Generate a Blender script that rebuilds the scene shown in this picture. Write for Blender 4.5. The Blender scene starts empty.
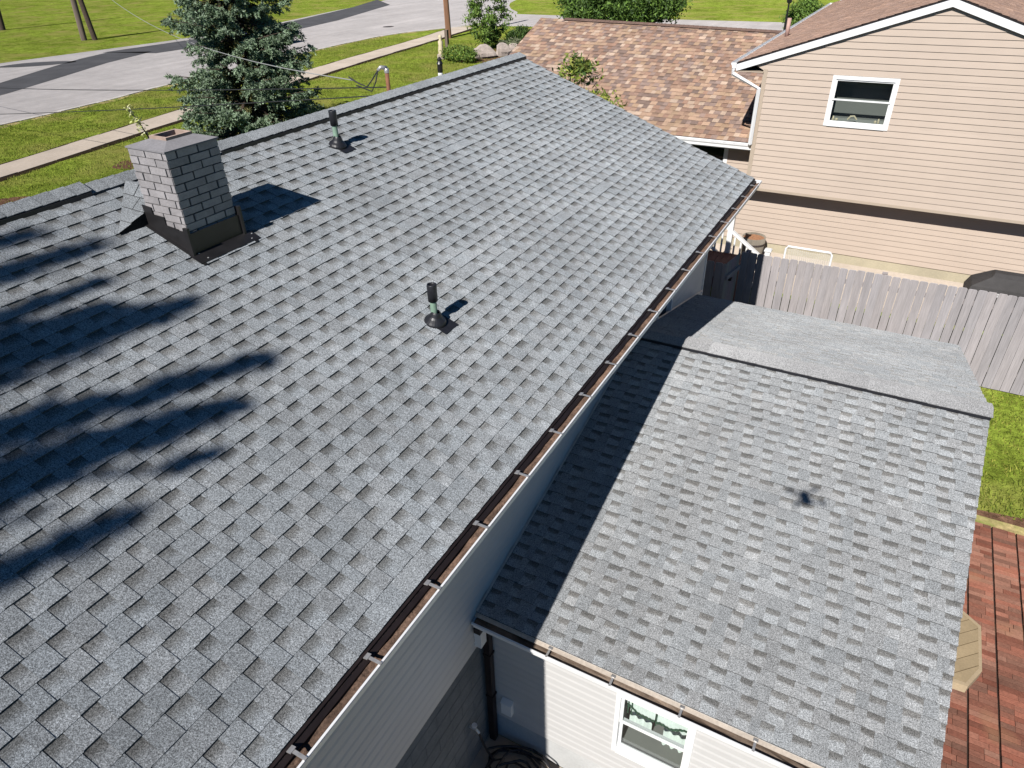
import bpy, math, random
import numpy as np
from mathutils import Vector, Matrix
R = math.radians
random.seed(7)
RNG = np.random.default_rng(11)
SC = bpy.context.scene
COL = SC.collection

# ------------------------------------------------------------------ camera
YAW, PIT, ROL = -0.51584, 0.57924, -0.02693
CAM = (6.261, -11.602, 1.797)
fw = Vector((math.sin(YAW)*math.cos(PIT), math.cos(YAW)*math.cos(PIT), -math.sin(PIT)))
r0 = Vector((math.cos(YAW), -math.sin(YAW), 0)); u0 = r0.cross(fw)
rt = math.cos(ROL)*r0 + math.sin(ROL)*u0
up = -math.sin(ROL)*r0 + math.cos(ROL)*u0
cd = bpy.data.cameras.new('camera'); cd.sensor_width = 36.0; cd.lens = 690.95*36/1024
cd.clip_start = 0.05; cd.clip_end = 3000
cam = bpy.data.objects.new('camera', cd); COL.objects.link(cam)
M = Matrix.Identity(4)
for i in range(3):
    M[i][0] = rt[i]; M[i][1] = up[i]; M[i][2] = -fw[i]; M[i][3] = CAM[i]
cam.matrix_world = M
SC.camera = cam

# ------------------------------------------------------------------ sky, sun, exposure
SUN_D = Vector((0.012, 0.773, -0.634)).normalized()       # the way the light travels
wd = bpy.data.worlds.new('World'); SC.world = wd; wd.use_nodes = True
wn = wd.node_tree.nodes; wn.clear()
sky = wn.new('ShaderNodeTexSky'); sky.sky_type = 'NISHITA'; sky.sun_disc = False
sky.sun_elevation = math.asin(-SUN_D.z); sky.sun_rotation = math.atan2(-SUN_D.x, -SUN_D.y)
sky.altitude = 200; sky.air_density = 0.6; sky.dust_density = 0.0; sky.ozone_density = 4.0
bg = wn.new('ShaderNodeBackground'); bg.inputs['Strength'].default_value = 0.05
wo = wn.new('ShaderNodeOutputWorld')
tn = wn.new('ShaderNodeVectorMath'); tn.operation = 'MULTIPLY'; tn.inputs[1].default_value = (0.52, 0.93, 1.10)   # deep clear-sky blue
wd.node_tree.links.new(sky.outputs[0], tn.inputs[0]); wd.node_tree.links.new(tn.outputs[0], bg.inputs[0]); wd.node_tree.links.new(bg.outputs[0], wo.inputs[0])
sd = bpy.data.lights.new('sun', 'SUN'); sd.energy = 5.0; sd.angle = R(0.53); sd.color = (1.0, 0.965, 0.92)
so = bpy.data.objects.new('sun', sd); COL.objects.link(so)
so.rotation_euler = SUN_D.to_track_quat('-Z', 'Y').to_euler(); so.location = (0, -40, 40)
SC.view_settings.view_transform = 'Standard'; SC.view_settings.look = 'None'
SC.view_settings.exposure = 0.2; SC.view_settings.gamma = 1.0
SC.render.engine = 'CYCLES'
SC.cycles.max_bounces = 6; SC.cycles.transparent_max_bounces = 8

# ------------------------------------------------------------------ materials
def mat(name, color=(0.5, 0.5, 0.5), rough=0.8, attr=False, noise=(), bump=None, spec=0.3, metal=0.0, tint=None, coat=0):
    """noise: list of (scale, amount, detail[, stretch xyz]) multiplied into the colour; bump: (scale, strength, distance)."""
    m = bpy.data.materials.new(name); m.use_nodes = True
    nt = m.node_tree; n = nt.nodes; l = nt.links; b = n['Principled BSDF']
    b.inputs['Roughness'].default_value = rough; b.inputs['Specular IOR Level'].default_value = spec
    b.inputs['Metallic'].default_value = metal
    if rough >= 0.85: b.inputs['Diffuse Roughness'].default_value = 1.0
    tc = n.new('ShaderNodeTexCoord')
    if attr:
        a = n.new('ShaderNodeAttribute'); a.attribute_name = 'tone'; cur = a.outputs['Color']
    else:
        c = n.new('ShaderNodeRGB'); c.outputs[0].default_value = (*color, 1); cur = c.outputs[0]
    for ns in noise:
        sc, am, de = ns[:3]
        vec = tc.outputs['Object']
        if len(ns) > 3:
            mp = n.new('ShaderNodeMapping'); mp.inputs['Scale'].default_value = ns[3]; l.new(vec, mp.inputs[0]); vec = mp.outputs[0]
        t = n.new('ShaderNodeTexNoise'); t.inputs['Scale'].default_value = sc; t.inputs['Detail'].default_value = de
        t.inputs['Roughness'].default_value = 0.6
        l.new(vec, t.inputs['Vector'])
        mr = n.new('ShaderNodeMapRange'); mr.inputs[1].default_value = 0.3; mr.inputs[2].default_value = 0.7
        mr.inputs[3].default_value = 1-am; mr.inputs[4].default_value = 1+am
        l.new(t.outputs[0], mr.inputs[0])
        mx = n.new('ShaderNodeVectorMath'); mx.operation = 'SCALE'
        l.new(cur, mx.inputs[0]); l.new(mr.outputs[0], mx.inputs['Scale']); cur = mx.outputs[0]
    if tint:
        sc, c2, lo, hi = tint
        t = n.new('ShaderNodeTexNoise'); t.inputs['Scale'].default_value = sc; t.inputs['Detail'].default_value = 6
        l.new(tc.outputs['Object'], t.inputs['Vector'])
        mr = n.new('ShaderNodeMapRange'); mr.inputs[1].default_value = lo; mr.inputs[2].default_value = hi
        l.new(t.outputs[0], mr.inputs[0])
        mx = n.new('ShaderNodeMix'); mx.data_type = 'RGBA'
        l.new(mr.outputs[0], mx.inputs[0]); l.new(cur, mx.inputs[6]); mx.inputs[7].default_value = (*c2, 1); cur = mx.outputs[2]
    l.new(cur, b.inputs['Base Color'])
    if bump:
        t = n.new('ShaderNodeTexNoise'); t.inputs['Scale'].default_value = bump[0]; t.inputs['Detail'].default_value = 4
        l.new(tc.outputs['Object'], t.inputs['Vector'])
        bp = n.new('ShaderNodeBump'); bp.inputs['Strength'].default_value = bump[1]; bp.inputs['Distance'].default_value = bump[2]
        l.new(t.outputs[0], bp.inputs['Height']); l.new(bp.outputs[0], b.inputs['Normal'])
    if coat: b.inputs['Coat Weight'].default_value = coat
    return m

def glass_mat(name, tintc=(0.8, 0.85, 0.85), mixf=0.72):
    m = bpy.data.materials.new(name); m.use_nodes = True
    nt = m.node_tree; n = nt.nodes; l = nt.links; n.remove(n['Principled BSDF'])
    tr = n.new('ShaderNodeBsdfTransparent'); tr.inputs[0].default_value = (*tintc, 1)
    gl = n.new('ShaderNodeBsdfGlossy'); gl.inputs['Roughness'].default_value = 0.03
    lw = n.new('ShaderNodeLayerWeight'); lw.inputs[0].default_value = 0.5
    pw = n.new('ShaderNodeMath'); pw.operation = 'POWER'; pw.inputs[1].default_value = 4.0; l.new(lw.outputs['Facing'], pw.inputs[0])
    fr = n.new('ShaderNodeMath'); fr.operation = 'MULTIPLY_ADD'; fr.inputs[1].default_value = 0.9; fr.inputs[2].default_value = 0.07; l.new(pw.outputs[0], fr.inputs[0])
    mx = n.new('ShaderNodeMixShader'); l.new(fr.outputs[0], mx.inputs[0]); l.new(tr.outputs[0], mx.inputs[1]); l.new(gl.outputs[0], mx.inputs[2])
    l.new(mx.outputs[0], n['Material Output'].inputs[0])
    return m

MT = {}
MT['shingle'] = mat('shingle_granules', attr=True, rough=0.92, spec=0.15, noise=[(95, 0.40, 2), (190, 0.6, 2), (1.3, 0.09, 4), (0.35, 0.07, 2), (2.2, 0.05, 4, (0.25, 2.5, 1))], bump=(260, 0.4, 0.003))
MT['brown_shingle'] = mat('brown_shingle_granules', attr=True, rough=0.92, spec=0.15, noise=[(30, 0.15, 3), (0.8, 0.1, 3)], bump=(150, 0.4, 0.004))
MT['white_siding'] = mat('white_vinyl_siding', attr=True, rough=0.5, noise=[(0.7, 0.03, 4), (14, 0.02, 3, (0.3, 0.3, 1))])
MT['beige_siding'] = mat('beige_vinyl_siding', attr=True, rough=0.55, noise=[(0.5, 0.04, 4), (9, 0.025, 3, (0.25, 0.25, 1))])
MT['beige_trim'] = mat('beige_trim', (0.44, 0.36, 0.28), 0.55, noise=[(3, 0.04, 3)])
MT['white_paint'] = mat('white_painted_metal', (0.82, 0.82, 0.82), 0.35, noise=[(2, 0.03, 4), (25, 0.03, 3)])
MT['white_plastic'] = mat('white_vinyl', (0.8, 0.8, 0.79), 0.4, noise=[(6, 0.03, 3)])
MT['brown_metal'] = mat('dark_brown_drip_edge', (0.022, 0.016, 0.016), 0.45, noise=[(8, 0.2, 3)])
MT['gutter_dirt'] = mat('gutter_inside_brown_debris', (0.145, 0.092, 0.066), 0.9, noise=[(7, 0.45, 5), (60, 0.4, 3)], bump=(40, 0.8, 0.02), tint=(3.0, (0.05, 0.03, 0.02), 0.55, 0.75))
MT['gutter_tan'] = mat('gutter_inside_tan', (0.22, 0.165, 0.125), 0.8, noise=[(7, 0.3, 5), (60, 0.2, 3)], tint=(2.5, (0.10, 0.07, 0.05), 0.5, 0.7))
MT['tan_metal'] = mat('tan_drip_metal', (0.50, 0.43, 0.36), 0.5, noise=[(5, 0.12, 4), (40, 0.1, 3)])
MT['galv'] = mat('galvanised_steel', (0.62, 0.6, 0.58), 0.35, metal=0.6, noise=[(30, 0.15, 3)])
MT['block'] = mat('parged_block_wall', (0.21, 0.205, 0.19), 0.95, noise=[(0.9, 0.18, 5), (8, 0.12, 5), (60, 0.08, 2)], bump=(14, 0.6, 0.02))
MT['foundation'] = mat('painted_foundation', (0.42, 0.42, 0.41), 0.9, noise=[(1.2, 0.12, 5), (30, 0.06, 3)], bump=(25, 0.3, 0.01))
MT['tan_foundation'] = mat('tan_foundation', (0.46, 0.41, 0.30), 0.9, noise=[(1.2, 0.12, 5), (30, 0.06, 3)], bump=(25, 0.3, 0.01))
MT['brick'] = mat('grey_painted_brick', attr=True, rough=0.7, noise=[(6, 0.14, 4), (60, 0.10, 3)], bump=(70, 0.35, 0.006), tint=(9, (0.36, 0.34, 0.34), 0.60, 0.75))
MT['mortar'] = mat('mortar', (0.10, 0.095, 0.097), 0.95, noise=[(40, 0.2, 3)])
MT['crown'] = mat('chimney_crown_cement', (0.25, 0.24, 0.25), 0.9, noise=[(5, 0.15, 5), (50, 0.1, 3)], bump=(60, 0.4, 0.006))
MT['clay'] = mat('clay_flue', (0.40, 0.30, 0.25), 0.85, noise=[(15, 0.2, 4)])
MT['black_metal'] = mat('black_sheet_metal', (0.018, 0.017, 0.018), 0.35, spec=0.5, noise=[(6, 0.25, 4)])
MT['black_rubber'] = mat('black_rubber', (0.02, 0.02, 0.024), 0.42, spec=0.5, noise=[(20, 0.2, 3)])
MT['green_pipe'] = mat('pale_green_pipe', (0.23, 0.34, 0.26), 0.5, noise=[(20, 0.15, 3)])
MT['black_cable'] = mat('black_cable', (0.03, 0.03, 0.033), 0.6)
MT['grey_cable'] = mat('aluminium_cable', (0.34, 0.34, 0.34), 0.5)
MT['rust'] = mat('rusty_mast', (0.22, 0.10, 0.055), 0.75, noise=[(8, 0.3, 4)])
MT['dark_void'] = mat('dark_room', (0.02, 0.022, 0.024), 0.9)
MT['room'] = mat('room_wall', (0.22, 0.22, 0.2), 0.9)
MT['curtain'] = mat('pale_curtain', (0.72, 0.76, 0.70), 0.9, noise=[(12, 0.08, 3)])
MT['valance'] = mat('dark_green_valance', (0.03, 0.075, 0.045), 0.9, noise=[(30, 0.4, 3)])
MT['glass'] = glass_mat('window_glass')
MT['blue_glass'] = mat('blue_reflecting_glass', (0.02, 0.05, 0.09), 0.05, spec=0.8)
MT['fence'] = mat('weathered_fence_boards', attr=True, rough=0.9, noise=[(3, 0.10, 4, (3, 3, 0.25)), (30, 0.14, 4, (2, 2, 0.12))], bump=(40, 0.3, 0.004))
MT['patio'] = mat('red_brick_pavers', attr=True, rough=0.9, noise=[(2.5, 0.16, 5), (40, 0.18, 4)], bump=(50, 0.5, 0.006), tint=(1.6, (0.30, 0.16, 0.09), 0.58, 0.78))
MT['plank'] = mat('tan_wood_planks', attr=True, rough=0.8, noise=[(5, 0.08, 4), (45, 0.08, 3)])
MT['maroon'] = mat('maroon_painted_boards', (0.10, 0.035, 0.03), 0.7, noise=[(6, 0.2, 4)])
MT['grass'] = mat('lawn', (0.185, 0.24, 0.034), 1.0, noise=[(0.35, 0.26, 5), (2.2, 0.38, 6), (8, 0.45, 5), (45, 0.35, 3)], bump=(30, 1.0, 0.06), spec=0.0, tint=(0.55, (0.27, 0.25, 0.075), 0.46, 0.72))
MT['dry'] = mat('dry_grass_edge', (0.36, 0.29, 0.14), 1.0, noise=[(3, 0.3, 5), (25, 0.3, 4)], spec=0.0, tint=(2.0, (0.15, 0.19, 0.04), 0.45, 0.6))
MT['blade'] = mat('grass_blades', attr=True, rough=0.8, spec=0.1)
MT['soil'] = mat('soil', (0.03, 0.022, 0.014), 1.0, noise=[(8, 0.4, 5)], bump=(30, 1, 0.03), spec=0.0)
MT['mulch'] = mat('mulch', (0.15, 0.085, 0.055), 1.0, noise=[(6, 0.4, 5), (40, 0.3, 3)], bump=(30, 1, 0.05), spec=0.0)
MT['road'] = mat('old_asphalt', (0.36, 0.335, 0.325), 0.95, noise=[(0.4, 0.10, 5), (2.5, 0.08, 5), (50, 0.14, 3), (1.2, 0.10, 3, (1.2, 0.08, 1))], spec=0.15)
MT['asphalt'] = mat('dark_asphalt_patch', (0.075, 0.074, 0.078), 0.95, noise=[(0.8, 0.16, 5), (50, 0.15, 3)], spec=0.15)
MT['concrete'] = mat('concrete_walk', (0.44, 0.375, 0.31), 0.95, noise=[(0.8, 0.10, 5), (12, 0.08, 4)], spec=0.1)
MT['kerb'] = mat('kerb_concrete', (0.46, 0.43, 0.40), 0.95, noise=[(1.5, 0.2, 5), (12, 0.15, 4)], spec=0.1)
MT['rock'] = mat('boulder', (0.40, 0.34, 0.30), 0.9, noise=[(3, 0.25, 5), (25, 0.15, 3)], bump=(10, 0.6, 0.05))
MT['wood_pole'] = mat('pole_wood', (0.20, 0.155, 0.125), 0.9, noise=[(3, 0.25, 4, (3, 3, 0.15)), (30, 0.2, 4, (2, 2, 0.1))])
MT['red_pole'] = mat('brown_pole_wood', (0.27, 0.145, 0.085), 0.9, noise=[(3, 0.25, 4, (3, 3, 0.15)), (30, 0.2, 4, (2, 2, 0.1))])
MT['bark'] = mat('bark', (0.11, 0.08, 0.06), 0.95, noise=[(12, 0.3, 4)])
MT['leaf'] = mat('leaves', attr=True, rough=0.6, spec=0.25)
MT['needle'] = mat('needles', attr=True, rough=0.7, spec=0.15)
MT['cover'] = mat('grill_cover', (0.055, 0.052, 0.052), 0.75, noise=[(3, 0.15, 4)], bump=(5, 0.5, 0.05))
MT['net'] = mat('goal_net', (0.62, 0.60, 0.55), 0.9)
MT['barrel'] = mat('barrel_wood', (0.23, 0.20, 0.16), 0.85, noise=[(5, 0.2, 4, (4, 4, 0.4))])
MT['pink_pipe'] = mat('pink_pipe', (0.52, 0.33, 0.28), 0.6, noise=[(9, 0.1, 3)])
MT['cream'] = mat('cream_paint', (0.66, 0.56, 0.38), 0.7, noise=[(9, 0.1, 3)])
MT['car_paint'] = mat('dark_car_paint', (0.03, 0.012, 0.014), 0.25, spec=0.5, coat=0.6)
MT['car_glass'] = mat('car_glass', (0.015, 0.018, 0.02), 0.05, spec=0.6)
MT['tyre'] = mat('tyre', (0.018, 0.018, 0.018), 0.85)
MT['red_lens'] = mat('tail_lens', (0.30, 0.015, 0.012), 0.2)
MT['drone'] = mat('drone_plastic', (0.10, 0.10, 0.105), 0.5)
MT['iron'] = mat('cast_iron', (0.07, 0.055, 0.05), 0.7, noise=[(10, 0.2, 3)])
MT['yellow_flower'] = mat('flowers', attr=True, rough=0.7)

# ------------------------------------------------------------------ mesh helper
class MB:
    def __init__(s): s.v = []; s.f = []; s.c = []; s.marks = []          # verts, faces, per-corner colours
    def face(s, pts, col=None):
        i = len(s.v); s.v.extend([tuple(p) for p in pts]); s.f.append(tuple(range(i, i+len(pts))))
        if col is None: col = (0.5, 0.5, 0.5)
        if isinstance(col[0], (tuple, list)): s.c.extend(col)
        else: s.c.extend([col]*len(pts))
    def box(s, a, b, col=None, M=None):
        s.marks.append((len(s.v), len(s.f), len(s.c)))
        x0, y0, z0 = a; x1, y1, z1 = b
        P = [Vector(p) for p in ((x0,y0,z0),(x1,y0,z0),(x1,y1,z0),(x0,y1,z0),(x0,y0,z1),(x1,y0,z1),(x1,y1,z1),(x0,y1,z1))]
        if M is not None: P = [M @ p for p in P]
        for q in ((3,2,1,0),(4,5,6,7),(0,1,5,4),(1,2,6,5),(2,3,7,6),(3,0,4,7)): s.face([P[k] for k in q], col)
    def prism(s, poly, d, col=None, caps=True):
        """poly: list of 3D points (planar), extruded by vector d"""
        s.marks.append((len(s.v), len(s.f), len(s.c)))
        d = Vector(d); A = [Vector(p) for p in poly]; B = [p+d for p in A]; n = len(A)
        if caps: s.face(A[::-1], col); s.face(B, col)
        for i in range(n): j = (i+1) % n; s.face([A[i], A[j], B[j], B[i]], col)
    def tube(s, pts, rad, n=8, col=None, caps=True):
        pts = [Vector(p) for p in pts]
        if not isinstance(rad, (list, tuple)): rad = [rad]*len(pts)
        rings = []; base = len(s.v); ref = None
        for i, p in enumerate(pts):
            t = (pts[min(i+1, len(pts)-1)]-pts[max(i-1, 0)]).normalized()
            a = Vector((0, 0, 1)) if abs(t.z) < 0.9 else Vector((1, 0, 0))
            if ref is not None: a = ref
            x = (a - t*a.dot(t)).normalized(); ref = x; y = t.cross(x)
            for k in range(n):
                an = 2*math.pi*k/n; s.v.append(tuple(p + rad[i]*(math.cos(an)*x + math.sin(an)*y)))
        col = col or (0.5, 0.5, 0.5)
        for i in range(len(pts)-1):
            for k in range(n):
                k2 = (k+1) % n
                s.f.append((base+i*n+k, base+i*n+k2, base+(i+1)*n+k2, base+(i+1)*n+k)); s.c.extend([col]*4)
        if caps:
            s.f.append(tuple(base+k for k in range(n))[::-1]); s.c.extend([col]*n)
            s.f.append(tuple(base+(len(pts)-1)*n+k for k in range(n))); s.c.extend([col]*n)
    def lathe(s, c, prof, n=20, axis=(0, 0, 1), col=None):
        """prof: list of (r, h) along axis from c"""
        s.marks.append((len(s.v), len(s.f), len(s.c)))
        ax = Vector(axis).normalized(); a = Vector((1, 0, 0)) if abs(ax.x) < 0.9 else Vector((0, 1, 0))
        x = (a - ax*a.dot(ax)).normalized(); y = ax.cross(x); c = Vector(c); base = len(s.v); col = col or (0.5,)*3
        for r, h in prof:
            for k in range(n):
                an = 2*math.pi*k/n; s.v.append(tuple(c + ax*h + r*(math.cos(an)*x + math.sin(an)*y)))
        for i in range(len(prof)-1):
            for k in range(n):
                k2 = (k+1) % n
                s.f.append((base+i*n+k, base+i*n+k2, base+(i+1)*n+k2, base+(i+1)*n+k)); s.c.extend([col]*4)
    def build_each(s, name, m, parent=None, org=(0, 0, 0)):
        ends = s.marks[1:]+[(len(s.v), len(s.f), len(s.c))]
        for (v0, f0, c0), (v1, f1, c1) in zip(s.marks, ends):
            p = MB(); p.v = s.v[v0:v1]; p.f = [tuple(i-v0 for i in q) for q in s.f[f0:f1]]; p.c = s.c[c0:c1]; p.build(name, m, parent, org)
    def build(s, name, m, parent=None, org=(0, 0, 0), smooth=False):
        me = bpy.data.meshes.new(name)
        V = np.array(s.v, dtype=float) - np.array(org)
        me.from_pydata(V.tolist(), [], s.f); me.update()
        ca = me.color_attributes.new('tone', 'FLOAT_COLOR', 'CORNER')
        cc = np.ones((len(s.c), 4), np.float32); cc[:, :3] = np.array(s.c, np.float32)
        ca.data.foreach_set('color', cc.ravel())
        me.materials.append(MT[m] if isinstance(m, str) else m)
        if smooth: me.polygons.foreach_set('use_smooth', [True]*len(me.polygons))
        o = bpy.data.objects.new(name, me); COL.objects.link(o)
        if parent is not None: o.parent = parent
        else: o.location = org
        return o

def quads_object(name, V, C, m, parent=None, org=(0, 0, 0), k=4):
    """V: (n,k,3) polygons, C: (n,3) colours"""
    n = len(V); me = bpy.data.meshes.new(name)
    me.vertices.add(n*k); me.vertices.foreach_set('co', (V-np.array(org)).astype(np.float32).ravel())
    me.loops.add(n*k); me.loops.foreach_set('vertex_index', np.arange(n*k, dtype=np.int32))
    me.polygons.add(n); me.polygons.foreach_set('loop_start', (np.arange(n)*k).astype(np.int32))
    me.update(calc_edges=True)
    ca = me.color_attributes.new('tone', 'FLOAT_COLOR', 'CORNER')
    cc = np.ones((n*k, 4), np.float32); cc[:, :3] = np.repeat(C, k, axis=0); ca.data.foreach_set('color', cc.ravel())
    me.materials.append(MT[m]); me.validate()
    o = bpy.data.objects.new(name, me); COL.objects.link(o)
    if parent is not None: o.parent = parent
    else: o.location = org
    return o

def thing(name, label, cat, loc, group=None):
    o = bpy.data.objects.new(name, None); o.empty_display_size = 0.2; COL.objects.link(o); o.location = loc
    tag(o, label, cat, group); return o
def tag(o, label, cat, group=None):
    o['label'] = label; o['category'] = cat
    if group: o['group'] = group
    return o
def struct(o, kind='structure'): o['kind'] = kind; return o
def copy_tree(o, parent=None):
    c = o.copy(); COL.objects.link(c)
    if parent is not None: c.parent = parent
    for ch in list(o.children): copy_tree(ch, c)
    return c

# ------------------------------------------------------------------ roof shingles: real courses with raised tabs
def shingles(mb, P0, ud, vd, nd, ulo, uhi, vlen, e=0.143, base=(0.2, 0.205, 0.21), palette=None, dark=0.5, per=0.275, shift=0.45, lite=1.1, gap=(0.09, 0.19), seed=1, cvar=0.09, brown=(1.04, 1.0, 0.95), band=0.42, soft=0.13):
    rng = random.Random(seed); e = vlen/max(1, round(vlen/e))
    P0, ud, vd, nd = Vector(P0), Vector(ud).normalized(), Vector(vd).normalized(), Vector(nd).normalized()
    def pt(u, v, h): return P0 + ud*u + vd*v + nd*h
    k = 0
    H = 0.0085; T = 0.0045; drift = rng.uniform(0, per)
    while k*e < vlen-1e-4:
        v0 = k*e; v1 = min((k+1)*e, vlen)
        jit = rng.uniform(-0.004, 0.004)
        lo, hi = ulo((v0+v1)/2), uhi((v0+v1)/2)
        drift += per*shift + rng.uniform(-0.028, 0.028)
        edges = []; j0 = int(math.floor((lo-drift)/per))-1; u = None
        j = j0
        while drift+j*per < hi+per:
            g0 = drift+j*per+rng.uniform(-0.022, 0.022); gw = rng.uniform(*gap)
            if u is not None: edges.append((u, max(u, g0), True))
            g0 = g0 if u is None else max(u, g0)
            edges.append((g0, g0+gw, False)); u = g0+gw; j += 1
            if rng.random() < 0.035: edges[-1] = (edges[-1][0], edges[-1][1], True)
        rowtone = rng.uniform(0.97, 1.03)
        for ea, eb, cur in edges:
            a, b2 = max(ea, lo), min(eb, hi)
            if b2-a < 0.004: continue
            if palette: bc = rng.choice(palette); tn = rng.uniform(0.9, 1.1)
            else: bc = base; tn = rng.uniform(1-cvar, 1+cvar)*rowtone
            hj = rng.uniform(-0.014, 0.014)
            c = (bc[0]*tn*(1+hj), bc[1]*tn, bc[2]*tn*(1-hj*0.7))
            if not cur: c = tuple(x*lite for x in c)
            vv1 = v1 + (jit if cur else 0)
            if cur:
                c2 = tuple(x*1.05 for x in c)
                mb.face([pt(a, v0, T), pt(a, vv1, H+T), pt(b2, vv1, H+T), pt(b2, v0, T)], [c, c2, c2, c])
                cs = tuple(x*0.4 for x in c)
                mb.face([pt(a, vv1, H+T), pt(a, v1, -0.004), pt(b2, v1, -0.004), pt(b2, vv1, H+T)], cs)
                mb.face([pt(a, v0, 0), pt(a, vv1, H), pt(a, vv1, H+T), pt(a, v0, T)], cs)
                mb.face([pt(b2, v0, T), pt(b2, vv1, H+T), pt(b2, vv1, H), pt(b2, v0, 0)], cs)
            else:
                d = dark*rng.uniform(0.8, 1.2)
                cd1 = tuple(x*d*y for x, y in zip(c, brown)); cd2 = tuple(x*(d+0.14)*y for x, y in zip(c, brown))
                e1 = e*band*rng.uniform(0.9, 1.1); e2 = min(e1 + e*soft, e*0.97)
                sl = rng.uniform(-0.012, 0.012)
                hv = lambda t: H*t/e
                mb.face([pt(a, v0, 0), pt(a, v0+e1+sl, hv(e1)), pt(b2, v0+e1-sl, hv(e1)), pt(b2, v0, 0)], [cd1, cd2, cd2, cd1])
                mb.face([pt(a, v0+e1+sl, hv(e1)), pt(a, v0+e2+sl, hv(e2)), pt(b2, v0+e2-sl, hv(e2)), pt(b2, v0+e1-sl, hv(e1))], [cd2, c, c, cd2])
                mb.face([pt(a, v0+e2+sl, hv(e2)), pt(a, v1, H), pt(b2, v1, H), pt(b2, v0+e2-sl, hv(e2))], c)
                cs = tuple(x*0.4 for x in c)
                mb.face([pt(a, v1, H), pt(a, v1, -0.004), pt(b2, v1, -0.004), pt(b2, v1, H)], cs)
        k += 1

def cap_run(mb, A, B, d1, d2, nrm, wid, piece=0.145, base=(0.2, 0.205, 0.21), lift=0.0, seed=3, step=0.006):
    """ridge cap pieces along A->B; d1,d2 the two down-slope directions"""
    rng = random.Random(seed); A, B = Vector(A), Vector(B); L = (B-A).length; t = (B-A)/L
    d1, d2, nrm = Vector(d1).normalized(), Vector(d2).normalized(), Vector(nrm).normalized()
    n = max(1, int(L/piece))
    for i in range(n):
        p = A + t*(L*i/n); q = A + t*(L*(i+1)/n + 0.004)
        tn = rng.uniform(0.9, 1.1); c = tuple(x*tn for x in base); cs = tuple(x*0.6 for x in c)
        h0, h1 = lift, lift+step; w = wid*rng.uniform(0.985, 1.0)
        for d in (d1, d2):
            s = -1 if d is d2 else 1
            fc = [p+nrm*h0, p+nrm*h0+d*w, q+nrm*h1+d*w, q+nrm*h1]
            mb.face(fc if s > 0 else fc[::-1], c)
            mb.face([q+nrm*h1, q+nrm*h1+d*w, q+nrm*(h1-step-0.002)+d*w, q+nrm*(h1-step-0.002)], cs)
            ed = [p+nrm*h0+d*w, p+nrm*(h0-0.007)+d*w, q+nrm*(h1-0.007)+d*w, q+nrm*h1+d*w]
            mb.face(ed, cs)

# ------------------------------------------------------------------ lap siding with openings
def siding(mb, P, ud, nd, ulo, uhi, z0, z1, e=0.114, out=0.015, holes=(), flat=0.62, col=(0.54, 0.53, 0.515), panel=3.66):
    P, ud, nd = Vector(P), Vector(ud).normalized(), Vector(nd).normalized(); Z = Vector((0, 0, 1))
    def pt(u, z, h): return Vector((P.x, P.y, 0)) + ud*u + nd*h + Z*z
    n = int(math.ceil((z1-z0)/e)); rg = random.Random(int(z0*100)+int(P.x*10)); seam = 0
    for k in range(n):
        za, zb = z0+k*e, min(z0+(k+1)*e, z1)
        if k % 2 == 0: seam = rg.uniform(0, panel)
        tns = [rg.uniform(0.978, 1.02) for _ in range(16)]
        off = (lambda q: out*(1-q/e)) if flat <= 0 else (lambda q: out*(1-0.25*q/(flat*e)) if q < flat*e else out*0.75*(1-(q-flat*e)/((1-flat)*e)))
        cuts = sorted({za, zb} | ({za+flat*e} if flat > 0 and za+flat*e < zb else set()) | {h for H in holes for h in (H[2], H[3]) if za < h < zb})
        for a, b in zip(cuts[:-1], cuts[1:]):
            la, lb, ha, hb = ulo(a), ulo(b), uhi(a), uhi(b)
            segs = [(la, lb, ha, hb)]
            for H in holes:
                if H[2] <= a+1e-6 and H[3] >= b-1e-6:
                    new = []
                    for s in segs:
                        if H[0] > s[0] and H[1] < s[2]: new += [(s[0], s[1], H[0], H[0]), (H[1], H[1], s[2], s[3])]
                        else: new.append(s)
                    segs = new
            oa = off(a-za); ob = off(b-za)
            cutsegs = []
            for s in segs:
                if abs(s[0]-s[1]) > 1e-4 or abs(s[2]-s[3]) > 1e-4: cutsegs.append((s, 0)); continue
                us = [s[0]]+[u for u in (seam+panel*q for q in range(-12, 13)) if s[0]+0.05 < u < s[2]-0.05]+[s[2]]
                for q in range(len(us)-1): cutsegs.append(((us[q], us[q], us[q+1]+(0.02 if q < len(us)-2 else 0), us[q+1]+(0.02 if q < len(us)-2 else 0)), q))
            for s, qi in cutsegs:
                cc = tuple(x*tns[qi % 16] for x in col); dd = 0.0016*(qi % 2)
                if s[2]-s[0] < 0.002 and s[3]-s[1] < 0.002: continue
                mb.face([pt(s[0], a, oa+dd), pt(s[2], a, oa+dd), pt(s[3], b, ob+dd), pt(s[1], b, ob+dd)], cc)
                if a == za: mb.face([pt(s[0], a, 0), pt(s[2], a, 0), pt(s[2], a, oa+dd), pt(s[0], a, oa+dd)], cc)

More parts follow.
